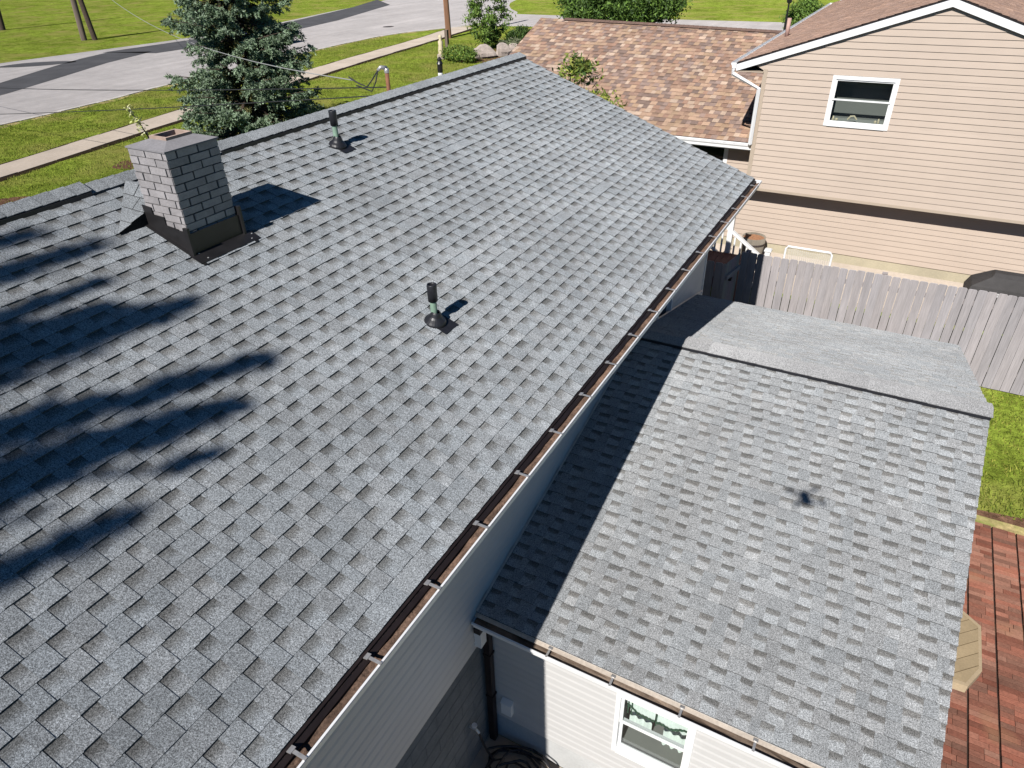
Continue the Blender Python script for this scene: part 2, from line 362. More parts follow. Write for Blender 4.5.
def window(root, org, P, ud, nd, w, h, name='window', fr=0.05, depth=0.07, rail=0.5, double=True, glass='glass', inner='dark_void', room_depth=0.35):
    """P lower-left corner on the wall plane. returns the frame object"""
    P, ud, nd = Vector(P), Vector(ud), Vector(nd); Z = Vector((0, 0, 1))
    Mx = Matrix(((ud.x, nd.x, 0, P.x), (ud.y, nd.y, 0, P.y), (ud.z, nd.z, 1, P.z), (0, 0, 0, 1)))
    f = MB()
    o = 0.03
    f.box((-fr, -depth+o, -fr), (0, o, h+fr), None, Mx); f.box((w, -depth+o, -fr), (w+fr, o, h+fr), None, Mx)
    f.box((0, -depth+o, h), (w, o, h+fr), None, Mx); f.box((0, -depth+o, -fr), (w, o+0.012, 0), None, Mx)
    fo = f.build(name, 'white_plastic', root, org)
    s = MB(); t = 0.03
    hm = h*rail
    for (za, zb, yy) in ((hm, h, 0.005), (0, hm+0.03, -0.022)):
        s.box((0, yy-0.02, za), (t, yy, zb), None, Mx); s.box((w-t, yy-0.02, za), (w, yy, zb), None, Mx)
        s.box((t, yy-0.02, za), (w-t, yy, za+t), None, Mx); s.box((t, yy-0.02, zb-t), (w-t, yy, zb), None, Mx)
    s.build('sash', 'white_plastic', fo, org)
    g = MB()
    for (za, zb, yy) in ((hm+t, h-t, -0.006), (t, hm+0.03-t, -0.032)):
        g.face([Mx @ Vector(p) for p in ((t, yy, za), (w-t, yy, za), (w-t, yy, zb), (t, yy, zb))])
    g.build('pane', glass, fo, org)
    b = MB(); d = room_depth
    for q in (((0,-d,0),(w,-d,0),(w,-d,h),(0,-d,h)), ((0,-d,0),(0,-.05,0),(0,-.05,h),(0,-d,h)), ((w,-d,0),(w,-d,h),(w,-.05,h),(w,-.05,0)),
              ((0,-d,0),(w,-d,0),(w,-.05,0),(0,-.05,0)), ((0,-d,h),(0,-.05,h),(w,-.05,h),(w,-d,h))):
        b.face([Mx @ Vector(p) for p in q])
    b.build('room_lining', inner, fo, org)
    return fo, Mx

def wave_panel(mb, Mx, x0, x1, z0, z1, y, amp=0.012, n=24, freq=8, zlow=None):
    for i in range(n):
        a = x0+(x1-x0)*i/n; b = x0+(x1-x0)*(i+1)/n
        ya = y+amp*math.sin(i/n*freq*6.283); yb = y+amp*math.sin((i+1)/n*freq*6.283)
        la = zlow((a-x0)/(x1-x0)) if zlow else z0; lb = zlow((b-x0)/(x1-x0)) if zlow else z0
        ha = z1((a-x0)/(x1-x0)) if callable(z1) else z1; hb = z1((b-x0)/(x1-x0)) if callable(z1) else z1
        mb.face([Mx @ Vector(p) for p in ((a, ya, la), (b, yb, lb), (b, yb, hb), (a, ya, ha))])

def gutter(root, org, A, B, nd, w=0.115, h=0.10, face='white_paint', inside='gutter_dirt', hang=0.6, hang0=0.3, side=1):
    """A,B along the back top edge; nd outward"""
    A, B, nd = Vector(A), Vector(B), Vector(nd).normalized(); L = (B-A).length; t = (B-A)/L; Z = Vector((0, 0, 1))
    g = MB()
    prof = [(w, 0.0), (w-0.014, 0.0), (w-0.014, -0.012), (w-0.003, -0.014), (w-0.006, -0.035), (w-0.03, -0.07), (w-0.034, -h), (0.0, -h)]
    # thin outer skin
    for (a, za), (b, zb) in zip(prof[:-1], prof[1:]):
        g.face([A+nd*a+Z*za, A+nd*b+Z*zb, B+nd*b+Z*zb, B+nd*a+Z*za])
    for E in (A, B):
        g.face([E+nd*a+Z*za for a, za in prof] + [E])
    go = g.build('gutter', face, root, org)
    d = MB()
    d.face([A+nd*0.002+Z*-0.002, B+nd*0.002+Z*-0.002, B+nd*0.004-Z*(h*0.42), A+nd*0.004-Z*(h*0.42)])
    d.face([A+nd*(w-0.017)-Z*0.004, A+nd*(w-0.034)-Z*(h*0.42), B+nd*(w-0.034)-Z*(h*0.42), B+nd*(w-0.017)-Z*0.004])
    n = max(8, int(L/0.12)); rng = random.Random(int(L*100)); hs = [[rng.uniform(-0.01, 0.012) for _ in range(4)] for _ in range(n+1)]
    xs = [0.004, 0.035, 0.06, w-0.034]
    for i in range(n):
        for j in range(3):
            P = [A+t*(L*ii/n)+nd*xs[jj]-Z*(h*0.42-hs[ii][jj]) for ii, jj in ((i, j), (i+1, j), (i+1, j+1), (i, j+1))]
            d.face(P)
    d.build('gutter_lining', inside, go, org)
    k = hang0
    while k < L-0.05:
        m = MB(); p = A+t*k
        m.prism([p+nd*-0.002+Z*0.003-t*0.010, p+nd*(w+0.002)+Z*0.003-t*0.010, p+nd*(w+0.002)+Z*0.003+t*0.010, p+nd*-0.002+Z*0.003+t*0.010], Z*0.004)
        m.prism([p+nd*0.0+Z*0.003-t*0.02, p+nd*0.03+Z*0.009-t*0.02, p+nd*0.03+Z*0.009+t*0.02, p+nd*0.0+Z*0.003+t*0.02], Z*0.006)
        m.build('gutter_hanger', 'galv', go, org)
        k += hang*rng.uniform(0.985, 1.015)
    return go

# ------------------------------------------------------------------ GROUND
GB, GF = -5.27, -4.0
def gz(x, y):
    t = min(1, max(0, (x+1.5)/4.2)); t = t*t*(3-2*t)
    z = GF + (GB-GF)*t
    if 3.7 <= x <= 6.6 and y <= -7.88: z = min(z, -5.85)
    return z
def make_ground():
    xs = sorted(set([-500, -250, -120, -80, -60, -45] + list(np.arange(-40, -1.5, 2.5)) + list(np.arange(-1.5, 3.0, 0.3)) + [3.69, 3.70, 6.6, 6.61, 9, 12, 20, 40, 90, 250, 500]))
    ys = sorted(set([-400, -150, -60, -30, -20, -14, -7.88, -7.87] + list(np.arange(-5, 60, 3.0)) + [70, 90, 130, 200, 400, 800]))
    V = [(x, y, gz(x, y)) for y in ys for x in xs]; n = len(xs)
    F = [(j*n+i, j*n+i+1, (j+1)*n+i+1, (j+1)*n+i) for j in range(len(ys)-1) for i in range(n-1)]
    me = bpy.data.meshes.new('ground'); me.from_pydata(V, [], F); me.materials.append(MT['grass'])
    o = bpy.data.objects.new('ground', me); COL.objects.link(o); struct(o)
make_ground()

def sheet(name, pts, z, m, thick=None, kind='structure'):
    mb = MB()
    if thick: mb.prism([(x, y, z-thick) for x, y in pts], (0, 0, thick))
    else: mb.face([(x, y, z) for x, y in pts])
    return struct(mb.build(name, m), kind)
def smooth(poly, n=6):
    out = []
    for i in range(len(poly)-1):
        p0 = poly[max(i-1, 0)]; p1 = poly[i]; p2 = poly[i+1]; p3 = poly[min(i+2, len(poly)-1)]
        for k in range(n):
            t = k/n
            out.append(tuple(0.5*((2*b)+(-a+c)*t+(2*a-5*b+4*c-d)*t*t+(-a+3*b-3*c+d)*t**3) for a, b, c, d in zip(p0, p1, p2, p3)))
    out.append(poly[-1]); return out
near = smooth([(-22.5, -40), (-24.2, -5), (-24.9, 6.4), (-25.8, 12), (-26.6, 20), (-27.2, 26.6), (-27.0, 32), (-24.5, 37.5)])
far = smooth([(-43, -40), (-42.3, 0), (-41.6, 12.9), (-41.0, 18), (-40.3, 25), (-41.0, 34), (-43.3, 43.5), (-46.3, 56), (-62, 110), (-95, 200)])
nearb = smooth([(-24.5, 46.2), (-29, 52), (-33, 62), (-47, 110), (-80, 200)])
def strip(name, a, b, z, m, kind='structure'):
    """quad strip between two polylines of equal count"""
    mb = MB()
    for i in range(len(a)-1):
        mb.face([(*a[i], z), (*a[i+1], z), (*b[i+1], z), (*b[i], z)])
    return struct(mb.build(name, m), kind)
def resample(poly, n):
    P = np.array(poly); d = np.r_[0, np.cumsum(np.hypot(*np.diff(P, axis=0).T))]; s = np.linspace(0, d[-1], n)
    return [(float(np.interp(t, d, P[:, 0])), float(np.interp(t, d, P[:, 1]))) for t in s]
RZ = GF+0.004
allnear = near+nearb
strip('road', resample(allnear, 80), resample(far, 80), RZ, 'road')
sheet('cross_street', [(-26.5, 37.6), (-10, 39.4), (20, 40.6), (60, 41), (60, 47), (20, 46.4), (-10, 45.6), (-26.5, 46.2)], GF+0.008, 'road')
# worn dark lane and dark patches in the road
P1 = resample([(-35.8, 19.0), (-35.4, 24), (-35.6, 30), (-37.4, 38), (-40.6, 47), (-42.0, 51)], 20)
P2 = resample([(-39.6, 18.0), (-39.2, 24), (-39.3, 30), (-41.3, 38), (-44.2, 48), (-47.5, 56)], 20)
strip('asphalt_patch', P1, P2, GF+0.012, 'asphalt')
P1 = resample([(-29.0, 2.0), (-31.0, 7.0), (-32.8, 10.6), (-35.2, 15.2), (-36.7, 19.4)], 14)
P2 = resample([(-32.6, 2.0), (-34.2, 8.3), (-36.4, 12.0), (-38.2, 15.2), (-39.3, 18.2)], 14)
strip('asphalt_patch', P1, P2, GF+0.012, 'asphalt')
sheet('asphalt_patch', smooth([(-40.3, 11.5), (-38.3, 12.8), (-37.4, 14.8), (-38.8, 14.6), (-40.2, 13.2), (-40.3, 11.5)], 3)[:-1], GF+0.012, 'asphalt')
# kerb along the near side of the road
def kerb(name, line, w=0.24, h=0.035):
    mb = MB(); P = resample(line, 90)
    for i in range(len(P)-1):
        a, b = Vector((*P[i], 0)), Vector((*P[i+1], 0)); t = (b-a).normalized(); n = Vector((t.y, -t.x, 0))
        hh = h*(0.8+0.2*math.sin(i*1.7)); gap = t*0.015
        mb.prism([(a+gap)+Vector((0, 0, GF-0.05)), b-gap+Vector((0, 0, GF-0.05)), b-gap+n*w+Vector((0, 0, GF-0.05)), a+gap+n*w+Vector((0, 0, GF-0.05))], (0, 0, 0.05+hh))
    return struct(mb.build(name, 'kerb'))
kerb('kerb', near)
kn = resample(near, 90)
strip('dry_verge', [(x+0.2, y) for x, y in kn], [(x+0.52+0.16*math.sin(i*1.3)+0.1*math.sin(i*3.1), y) for i, (x, y) in enumerate(kn)], GF+0.005, 'dry')
# sidewalk slabs with a soil edge
sw_n = resample(smooth([(-13.6, -25), (-16.3, -8), (-17.1, -1), (-18.1, 4.3), (-18.7, 8), (-19.9, 14.7), (-21.0, 21), (-22.3, 30), (-23.4, 36.5)]), 46)
sw_f = resample(smooth([(-15.0, -25), (-17.7, -8), (-18.5, -.6), (-19.55, 5.0), (-20.2, 8.4), (-21.5, 15.2), (-22.6, 21.3), (-23.8, 29.8), (-25.2, 36.5)]), 46)
mb = MB()
for i in range(45):
    a, b, c, d = [Vector((*p, GF-0.05)) for p in (sw_n[i], sw_n[i+1], sw_f[i+1], sw_f[i])]
    t = (b-a).normalized()*0.012
    mb.prism([a+t, b-t, c-t, d+t], (0, 0, 0.05+0.02+0.006*math.sin(i*2.3)))
struct(mb.build('sidewalk', 'concrete'))
off = [(x+0.33+0.07*math.sin(i*1.9), y-0.02) for i, (x, y) in enumerate(sw_n)]
strip('soil_edge', sw_n, off, GF+0.006, 'soil')
off2 = [(x-0.13-0.05*math.sin(i*2.9), y+0.02) for i, (x, y) in enumerate(sw_f)]
strip('soil_edge', off2, sw_f, GF+0.006, 'soil')
sheet('bare_soil', smooth([(-14.1, -2.6), (-14.8, -2.9), (-15.1, -2.2), (-14.5, -1.6), (-14.0, -2.0), (-14.1, -2.6)], 4)[:-1], GF+0.006, 'mulch')
sheet('bare_soil', smooth([(-14.2, 1.4), (-14.9, 1.2), (-15.3, 1.8), (-14.9, 2.3), (-14.2, 2.1), (-14.2, 1.4)], 4)[:-1], GF+0.006, 'mulch')
mh = MB(); mh.lathe((-30.2, 35.2, GF+0.004), [(0.0, 0.012), (0.36, 0.012), (0.42, 0.006), (0.42, -0.02)], 24)
tag(mh.build('manhole_cover', 'iron'), 'small round rusty manhole cover set in the grey road', 'manhole cover')

# red brick patio at the right of the addition
def patio():
    rng = random.Random(5); mb = MB()
    mb.box((7.3, -14, GB-0.08), (12.5, -2.42, GB+0.01), (0.035, 0.025, 0.02))
    x = 7.198; th = 0.05
    while x < 12.4:
        w = 0.268; y = -14.0+rng.uniform(0, 0.05)
        while y < -2.5:
            h = 0.066
            split = rng.random() < 0.6
            cuts = [0, w] if not split else [0, w*rng.choice((0.33, 0.5, 0.66)), w]
            for a, b in zip(cuts[:-1], cuts[1:]):
                t = rng.uniform(0.62, 1.28); hue = rng.random()
                c = (0.235*t, (0.085+0.035*hue)*t, (0.055+0.03*hue)*t)
                dz = rng.uniform(-0.004, 0.004)
                mb.box((x+a+0.002, y+0.0025, GB+0.01), (x+b-0.002, y+h-0.0025, GB+th+dz), c)
            y += h+0.003
        x += 0.285
    struct(mb.build('brick_patio', 'patio'))
patio()
mb = MB(); mb.box((7.5, -2.41, GB-0.1), (13, -2.27, GB+0.05)); struct(mb.build('patio_edging', 'dry'))
sheet('soil_edge', [(7.5, -2.268), (13, -2.268), (13, -2.05), (11, -2.12), (9.2, -1.98), (8.4, -2.1), (7.5, -2.0)], GB+0.006, 'mulch')
sheet('walkway', [(1.6, 3.9), (14, 3.9), (14, 6.1), (1.6, 6.1)], GB+0.004+0.1, 'concrete', 0.2)
sheet('walkway', [(3.7, -16), (6.6, -16), (6.6, -7.9), (3.7, -7.9)], -5.844, 'concrete')

# ------------------------------------------------------------------ grass blades on the lawns
def blades():
    V = []; Cc = []
    def scatter(n, x0, x1, y0, y1, zf, hmin, hmax, reject):
        x = RNG.uniform(x0, x1, n); y = RNG.uniform(y0, y1, n)
        keep = ~reject(x, y); x, y = x[keep], y[keep]; n = len(x)
        z = np.array([zf(a, b) for a, b in zip(x, y)])
        cl = 0.5+0.35*np.sin(x*3.1+np.sin(y*4.3))*np.sin(y*2.7+np.sin(x*3.7))+0.35*np.sin(x*1.3+2*np.sin(y*0.7))*np.sin(y*1.1+1.5*np.sin(x*0.9))
        an = RNG.uniform(0, 2*np.pi, n); w = RNG.uniform(0.006, 0.014, n); h = RNG.uniform(hmin, hmax, n)*(0.6+0.8*cl)
        lean = RNG.normal(0, 0.5, (n, 2))*h[:, None]
        dx, dy = np.cos(an)*w, np.sin(an)*w
        a = np.stack([x-dx, y-dy, z], 1); b = np.stack([x+dx, y+dy, z], 1); c = np.stack([x+lean[:, 0], y+lean[:, 1], z+h], 1)
        V.append(np.stack([a, b, c], 1))
        t = RNG.uniform(0, 1, n)*0.6+0.4*cl
        C = np.stack([0.13+0.17*(1-t), 0.22+0.06*(1-t), 0.026+0.03*(1-t)], 1)*RNG.uniform(0.6, 1.3, n)[:, None]; Cc.append(C)
    nx = np.array(sw_n); fx = np.array(sw_f); kx = np.array(near)
    def rej(x, y):
        a = np.interp(y, nx[:, 1], nx[:, 0]); b = np.interp(y, fx[:, 1], fx[:, 0]); k = np.interp(y, kx[:, 1], kx[:, 0])
        return ((x > b-0.1) & (x < a+0.30)) | (x < k+0.3)
    scatter(150000, -27, -7, -8, 30, gz, 0.03, 0.075, rej)
    scatter(9000, 7.4, 11, -2.1, 3.5, gz, 0.03, 0.08, lambda x, y: np.abs(y-1.5) < 0.03)
    o = quads_object('lawn_grass', np.concatenate(V), np.concatenate(Cc), 'blade', k=3)
    struct(o, 'stuff')
blades()

# ------------------------------------------------------------------ MAIN HOUSE
S = 0.3779; W = 4.27; YN = -14.5                       # roof slope, half span, near gable
nl = math.sqrt(1+S*S); EZ = -S*W
HO = (0, -7, GF)
house = thing('main_house', 'long house with the big grey shingle roof, ridge running away from the viewer', 'house', HO)
GREY = (0.240, 0.254, 0.266)
m = MB()
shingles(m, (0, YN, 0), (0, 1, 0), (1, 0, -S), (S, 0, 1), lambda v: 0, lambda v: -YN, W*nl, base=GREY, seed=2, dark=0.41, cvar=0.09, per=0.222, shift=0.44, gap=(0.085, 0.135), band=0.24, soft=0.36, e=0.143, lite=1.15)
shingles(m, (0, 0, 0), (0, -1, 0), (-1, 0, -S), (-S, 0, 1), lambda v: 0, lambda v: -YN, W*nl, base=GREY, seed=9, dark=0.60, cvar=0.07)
# deck under the shingles
m.prism([(0, YN+0.01, -0.006), (W-0.01, YN+0.01, EZ-0.002), (W-0.01, YN+0.01, EZ-0.03), (0, YN+0.01, -0.04), (-W+0.01, YN+0.01, EZ-0.03), (-W+0.01, YN+0.01, EZ-0.002)], (0, -YN-0.02, 0), (0.05, 0.05, 0.05))
roof = m.build('roof', 'shingle', house, HO)
# ridge cap over a raised ridge vent, interrupted at the chimney
m = MB(); vt = MB()
for (ya, yb, lf) in ((YN, -8.15, 0.034), (-6.72, 0.0, 0.034)):
    cap_run(m, (0, ya, lf-0.022), (0, yb, lf-0.022), (1, 0, -S), (-1, 0, -S), (0, 0, 1), 0.155, base=GREY, lift=0.034, seed=4)
    for sgn in (1, -1):
        vt.prism([(0, ya+0.01, 0.004), (0.15*sgn, ya+0.01, -0.15*S+0.004), (0.15*sgn, ya+0.01, -0.15*S+0.036), (0, ya+0.01, 0.036)], (0, yb-ya-0.02, 0))
cap_run(m, (0, -8.15, 0), (0, -6.72, 0), (1, 0, -S), (-1, 0, -S), (0, 0, 1), 0.155, base=GREY, lift=0.022, seed=6)
m.build('ridge_cap', 'shingle', roof, HO); vt.build_each('ridge_vent', 'black_rubber', roof, HO)
# trim, fascia
m = MB()
m.box((W-0.005, YN, EZ-0.17), (W+0.018, -0.0, EZ-0.012)); m.box((-W-0.018, YN, EZ-0.17), (-W+0.005, 0, EZ-0.012))
m.build_each('fascia', 'brown_metal', house, HO)
m = MB()
for sgn in (1, -1):
    m.prism([(W*sgn-0.01*sgn, YN, EZ-0.012), (W*sgn+0.02*sgn, YN, EZ-0.02), (W*sgn+0.02*sgn, YN, EZ-0.005), (W*sgn-0.03*sgn, YN, EZ+0.002)], (0, -YN, 0))
m.prism([(W+0.0, YN, EZ-0.008), (W+0.048, YN, EZ-0.040), (W+0.048, YN, EZ-0.046), (W+0.0, YN, EZ-0.014)], (0, -YN, 0))
m.build_each('drip_edge', 'brown_metal', house, HO)
m = MB()
for y in (0.0, YN-0.025):
    for sgn in (1, -1):
        m.prism([(0, y, -0.035), (W*sgn, y, EZ-0.035), (W*sgn, y, EZ-0.18), (0, y, -0.18)], (0, 0.022, 0))
m.build_each('rake_board', 'white_paint', house, HO)
gutter(house, HO, (W+0.02, YN, EZ-0.015), (W+0.02, -0.015, EZ-0.015), (1, 0, 0), w=0.112, h=0.11, hang=0.597, hang0=0.40)
gutter(house, HO, (-W-0.02, 0.01, EZ-0.015), (-W-0.02, YN, EZ-0.015), (-1, 0, 0), w=0.125, h=0.11, hang=0.62)
# soffit and walls
WX = 3.78; WY0, WY1 = YN+0.45, -0.46
m = MB()
for sgn in (1, -1):
    m.box((min(WX*sgn, W*sgn), YN+0.02, EZ-0.195), (max(WX*sgn, W*sgn), -0.02, EZ-0.175))
m.prism([(-WX, WY1+0.002, EZ-0.19), (WX, WY1+0.002, EZ-0.19), (0, WY1+0.002, -0.2)], (0, 0.43, 0))
m.build_each('soffit', 'white_plastic', house, HO)
WH = (WY0*-1-2.95+0, 0, 0, 0)
win_u0, win_u1, win_z0, win_z1 = -3.02-WY0, -2.42-WY0, -3.1, -2.35
m = MB()
siding(m, (WX, WY0, 0), (0, 1, 0), (1, 0, 0), lambda z: 0, lambda z: WY1-WY0, -4.06, EZ-0.17, holes=[(win_u0, win_u1, win_z0, win_z1)])
siding(m, (-WX, WY1, 0), (0, -1, 0), (-1, 0, 0), lambda z: 0, lambda z: WY1-WY0, -3.6, EZ-0.17)
gl = lambda z: max(0, WX - max(0, (-0.06-z))/S) if z > EZ else 0
siding(m, (-WX, WY0, 0), (1, 0, 0), (0, -1, 0), lambda z: max(0.0, WX-(-0.15-z)/S) if z > EZ-0.05 else 0, lambda z: min(2*WX, WX+(-0.15-z)/S) if z > EZ-0.05 else 2*WX, -4.06, -0.18)
siding(m, (WX, WY1, 0), (-1, 0, 0), (0, 1, 0), lambda z: max(0.0, WX-(-0.15-z)/S) if z > EZ-0.05 else 0, lambda z: min(2*WX, WX+(-0.15-z)/S) if z > EZ-0.05 else 2*WX, -4.06, -0.18)
m.build('wall', 'white_siding', house, HO)
m = MB()
for (x, y) in ((WX, WY1), (WX, WY0), (-WX, WY1), (-WX, WY0)):
    m.box((x-0.03, y-0.03, -4.06), (x+0.022, y+0.022, EZ-0.18))
m.build_each('corner_trim', 'white_plastic', house, HO)
m = MB(); m.box((-WX+0.02, WY0+0.02, -6.0), (WX-0.012, WY1-0.02, -4.05))
# block joints
fo = m.build('foundation', 'block', house, HO)
m = MB()
for z in (-4.25, -4.45, -4.65, -4.85, -5.05, -5.25, -5.45, -5.65):
    m.box((WX-0.0125, WY0+0.1, z), (WX-0.009, -8.0, z+0.008))
for i, y in enumerate(np.arange(-12, -8.0, 0.2)):
    for k, z in enumerate((-4.242, -4.442, -4.642, -4.842, -5.042, -5.242, -5.442)):
        if (i+k) % 2 == 0: m.box((WX-0.0125, y, z-0.19), (WX-0.0095, y+0.008, z-0.002))
m.build('block_joint', mat('block_joint', (0.175, 0.17, 0.16), 0.95, noise=[(5, 0.35, 4)]), fo, HO)
window(house, HO, (WX, -3.02, -3.1), (0, 1, 0), (1, 0, 0), 0.6, 0.75, glass='blue_glass')

# chimney
CX0, CX1, CY0, CY1, CZ = 0.72, 1.175, -8.07, -7.555, 0.40
chim = MB(); chim.box((CX0+0.006, CY0+0.006, -0.9), (CX1-0.006, CY1-0.006, CZ-0.01))
rng = random.Random(21)
ch = chim.build('chimney', 'mortar', house, HO)
br = MB()
def brick_face(P, ud, nd, length, ztop, zlow, phase):
    P, ud, nd = Vector(P), Vector(ud), Vector(nd); k = 0; z = ztop; hh = 0.057; j = 0.0085
    while z > zlow:
        u = -((k+phase) % 2)*0.104
        while u < length-1e-3:
            a, b = max(u+0.004, 0), min(u+0.2-0.004, length); u += 0.208
            if b-a < 0.015: continue
            t = rng.uniform(0.88, 1.1); c = tuple(x*t for x in (0.30, 0.283, 0.286))
            o = 0.007+rng.uniform(0, 0.004)
            p = P + ud*a - nd*0.004 + Vector((0, 0, z-hh))
            p = p+Vector((0, 0, rng.uniform(-0.0015, 0.0015))); w_ = rng.uniform(-0.0025, 0.0025); o2 = o+rng.uniform(-0.002, 0.002)
            br.prism([p, p+ud*(b-a), p+ud*(b-a)+nd*(o2+0.004), p+nd*(o+0.004)], Vector((0, 0, hh+rng.uniform(-0.0025, 0.0015)))+ud*w_, c)
        z -= hh+j; k += 1
brick_face((CX0, CY0+0.006, 0), (1, 0, 0), (0, -1, 0), CX1-CX0, CZ, -0.75, 0)
brick_face((CX1-0.006, CY0, 0), (0, 1, 0), (1, 0, 0), CY1-CY0, CZ, -0.75, 1)
brick_face((CX1, CY1-0.006, 0), (-1, 0, 0), (0, 1, 0), CX1-CX0, CZ, -0.75, 0)
brick_face((CX0+0.006, CY1, 0), (0, -1, 0), (-1, 0, 0), CY1-CY0, CZ, -0.75, 1)
br.build('brickwork', 'brick', ch, HO)
m = MB(); a = 0.012; i1 = 0.13
o4 = [(CX0-a, CY0-a), (CX1+a, CY0-a), (CX1+a, CY1+a), (CX0-a, CY1+a)]
i4 = [(CX0+i1, CY0+i1), (CX1-i1+0.01, CY0+i1), (CX1-i1+0.01, CY1-i1), (CX0+i1, CY1-i1)]
for k in range(4):
    k2 = (k+1) % 4
    m.face([(*o4[k], CZ), (*o4[k2], CZ), (*o4[k2], CZ+0.012), (*o4[k], CZ+0.012)])
    m.face([(*o4[k], CZ+0.012), (*o4[k2], CZ+0.012), (*i4[k2], CZ+0.055), (*i4[k], CZ+0.055)])
m.build('crown', 'crown', ch, HO)
m = MB()
def ring(outer, inner, z0, z1):
    for k in range(4):
        k2 = (k+1) % 4
        m.face([(*outer[k], z0), (*outer[k2], z0), (*outer[k2], z1), (*outer[k], z1)])
        m.face([(*inner[k2], z0), (*inner[k], z0), (*inner[k], z1), (*inner[k2], z1)])
        m.face([(*outer[k], z1), (*outer[k2], z1), (*inner[k2], z1), (*inner[k], z1)])
def inset(q, d): return [(q[0][0]+d, q[0][1]+d), (q[1][0]-d, q[1][1]+d), (q[2][0]-d, q[2][1]-d), (q[3][0]+d, q[3][1]-d)]
ring(i4, inset(i4, 0.022), CZ-0.25, CZ+0.078)
m.face([(*p, CZ-0.2) for p in inset(i4, 0.022)])
m.build('flue', 'clay', ch, HO)
# black sheet flashing: stepped sides, front apron
fl = MB(); rz = lambda x: -S*x
for (y, sg) in ((CY0, -1), (CY1, 1)):
    yo = y+sg*0.016
    prof = [(CX1+0.03, rz(CX1+0.03)), (CX1+0.03, rz(CX1)+0.20), (CX1-0.10, rz(CX1)+0.20), (CX1-0.10, rz(CX1)+0.21), (CX1-0.24, rz(CX1)+0.225), (CX1-0.24, rz(CX1)+0.295), (CX0+0.08, rz(CX1)+0.30),
            (CX0+0.08, rz(CX1)+0.36), (CX0-0.03, rz(CX1)+0.37), (CX0-0.03, rz(CX0-0.03))]
    fl.prism([(x, yo, z) for x, z in prof], (0, -0.006*sg, 0))
    fl.prism([(CX0-0.05, yo, rz(CX0-0.05)+0.013), (CX1+0.17, yo, rz(CX1+0.17)+0.013), (CX1+0.17, yo+sg*0.035, rz(CX1+0.17)+0.013), (CX0-0.05, yo+sg*0.035, rz(CX0-0.05)+0.013)], (0, 0, 0.004))
# apron
x1 = CX1+0.018
fl.prism([(x1, CY0-0.016, rz(x1)), (x1, CY1+0.016, rz(x1)), (x1, CY1+0.016, rz(x1)+0.19), (x1, CY0-0.016, rz(x1)+0.19)], (0.007, 0, 0))
fl.prism([(x1, CY0-0.06, rz(x1)+0.016), (x1+0.13, CY0-0.06, rz(x1+0.13)+0.016), (x1+0.13, CY1+0.09, rz(x1+0.13)+0.016), (x1, CY1+0.09, rz(x1)+0.016)], (0, 0, 0.005))
fl.box((CX1-0.01, CY0-0.035, rz(CX1)-0.03), (CX1+0.045, CY0-0.012, rz(CX1)+0.24)); fl.box((CX1-0.01, CY1+0.012, rz(CX1)-0.03), (CX1+0.045, CY1+0.035, rz(CX1)+0.26))
fl.build('flashing', 'black_metal', ch, HO)
m = MB()
for (x, y) in ((x1+0.10, CY0+0.04), (x1+0.10, CY1+0.02), (x1+0.05, CY1+0.07), (x1+0.02, CY0+0.02)):
    m.lathe((x, y, rz(x)+0.02), [(0.0, 0.006), (0.007, 0.004), (0.008, 0)], 8)
m.build_each('flashing_screw', 'galv', ch, HO)
# shingled saddle on the near, upslope side
m = MB()
A = Vector((0.16, -8.02, rz(0.16)+0.03)); Bp = Vector((CX0-0.01, -7.82, -0.045)); C0 = Vector((CX0-0.03, -8.37, rz(CX0-0.03)+0.015)); C1 = Vector((CX0-0.03, -7.24, rz(CX0-0.03)+0.015)); A2 = Vector((0.16, -7.6, rz(0.16)+0.03))
R1 = Vector((0.13, -7.82, rz(0.13)+0.035))
def patch(a, b, c, n=4, seed=1):
    rg = random.Random(seed)
    for i in range(n):
        t0, t1 = i/n, (i+1)/n
        p0, p1 = a.lerp(c, t0), b.lerp(c, t0); q0, q1 = a.lerp(c, t1), b.lerp(c, t1)
        nr = (p1-p0).cross(q0-p0).normalized(); nr = nr if nr.z > 0 else -nr
        cols = max(1, int((p1-p0).length/0.16))
        for k in range(cols):
            tn = rg.uniform(0.85, 1.1); cc = tuple(x*tn for x in GREY)
            s0, s1 = k/cols, (k+1)/cols-0.02
            m.face([p0.lerp(p1, s0)+nr*0.002, p0.lerp(p1, s1)+nr*0.002, q0.lerp(q1, s1)+nr*0.010, q0.lerp(q1, s0)+nr*0.010], cc)
    nr = (b-a).cross(c-a).normalized(); nr = nr if nr.z > 0 else -nr
    m.face([a-nr*0.003, b-nr*0.003, c-nr*0.003], (0.03, 0.03, 0.03))
patch(Bp, R1, C0, 4, 1); patch(R1, Bp, C1, 4, 2)
m.face([C0, Bp, Vector((CX0-0.02, -7.9, -0.3))], (0.02, 0.02, 0.02)); m.face([C1, Bp, Vector((CX0-0.02, -7.7, -0.3))], (0.02, 0.02, 0.02))
m.build('saddle', 'shingle', ch, HO)

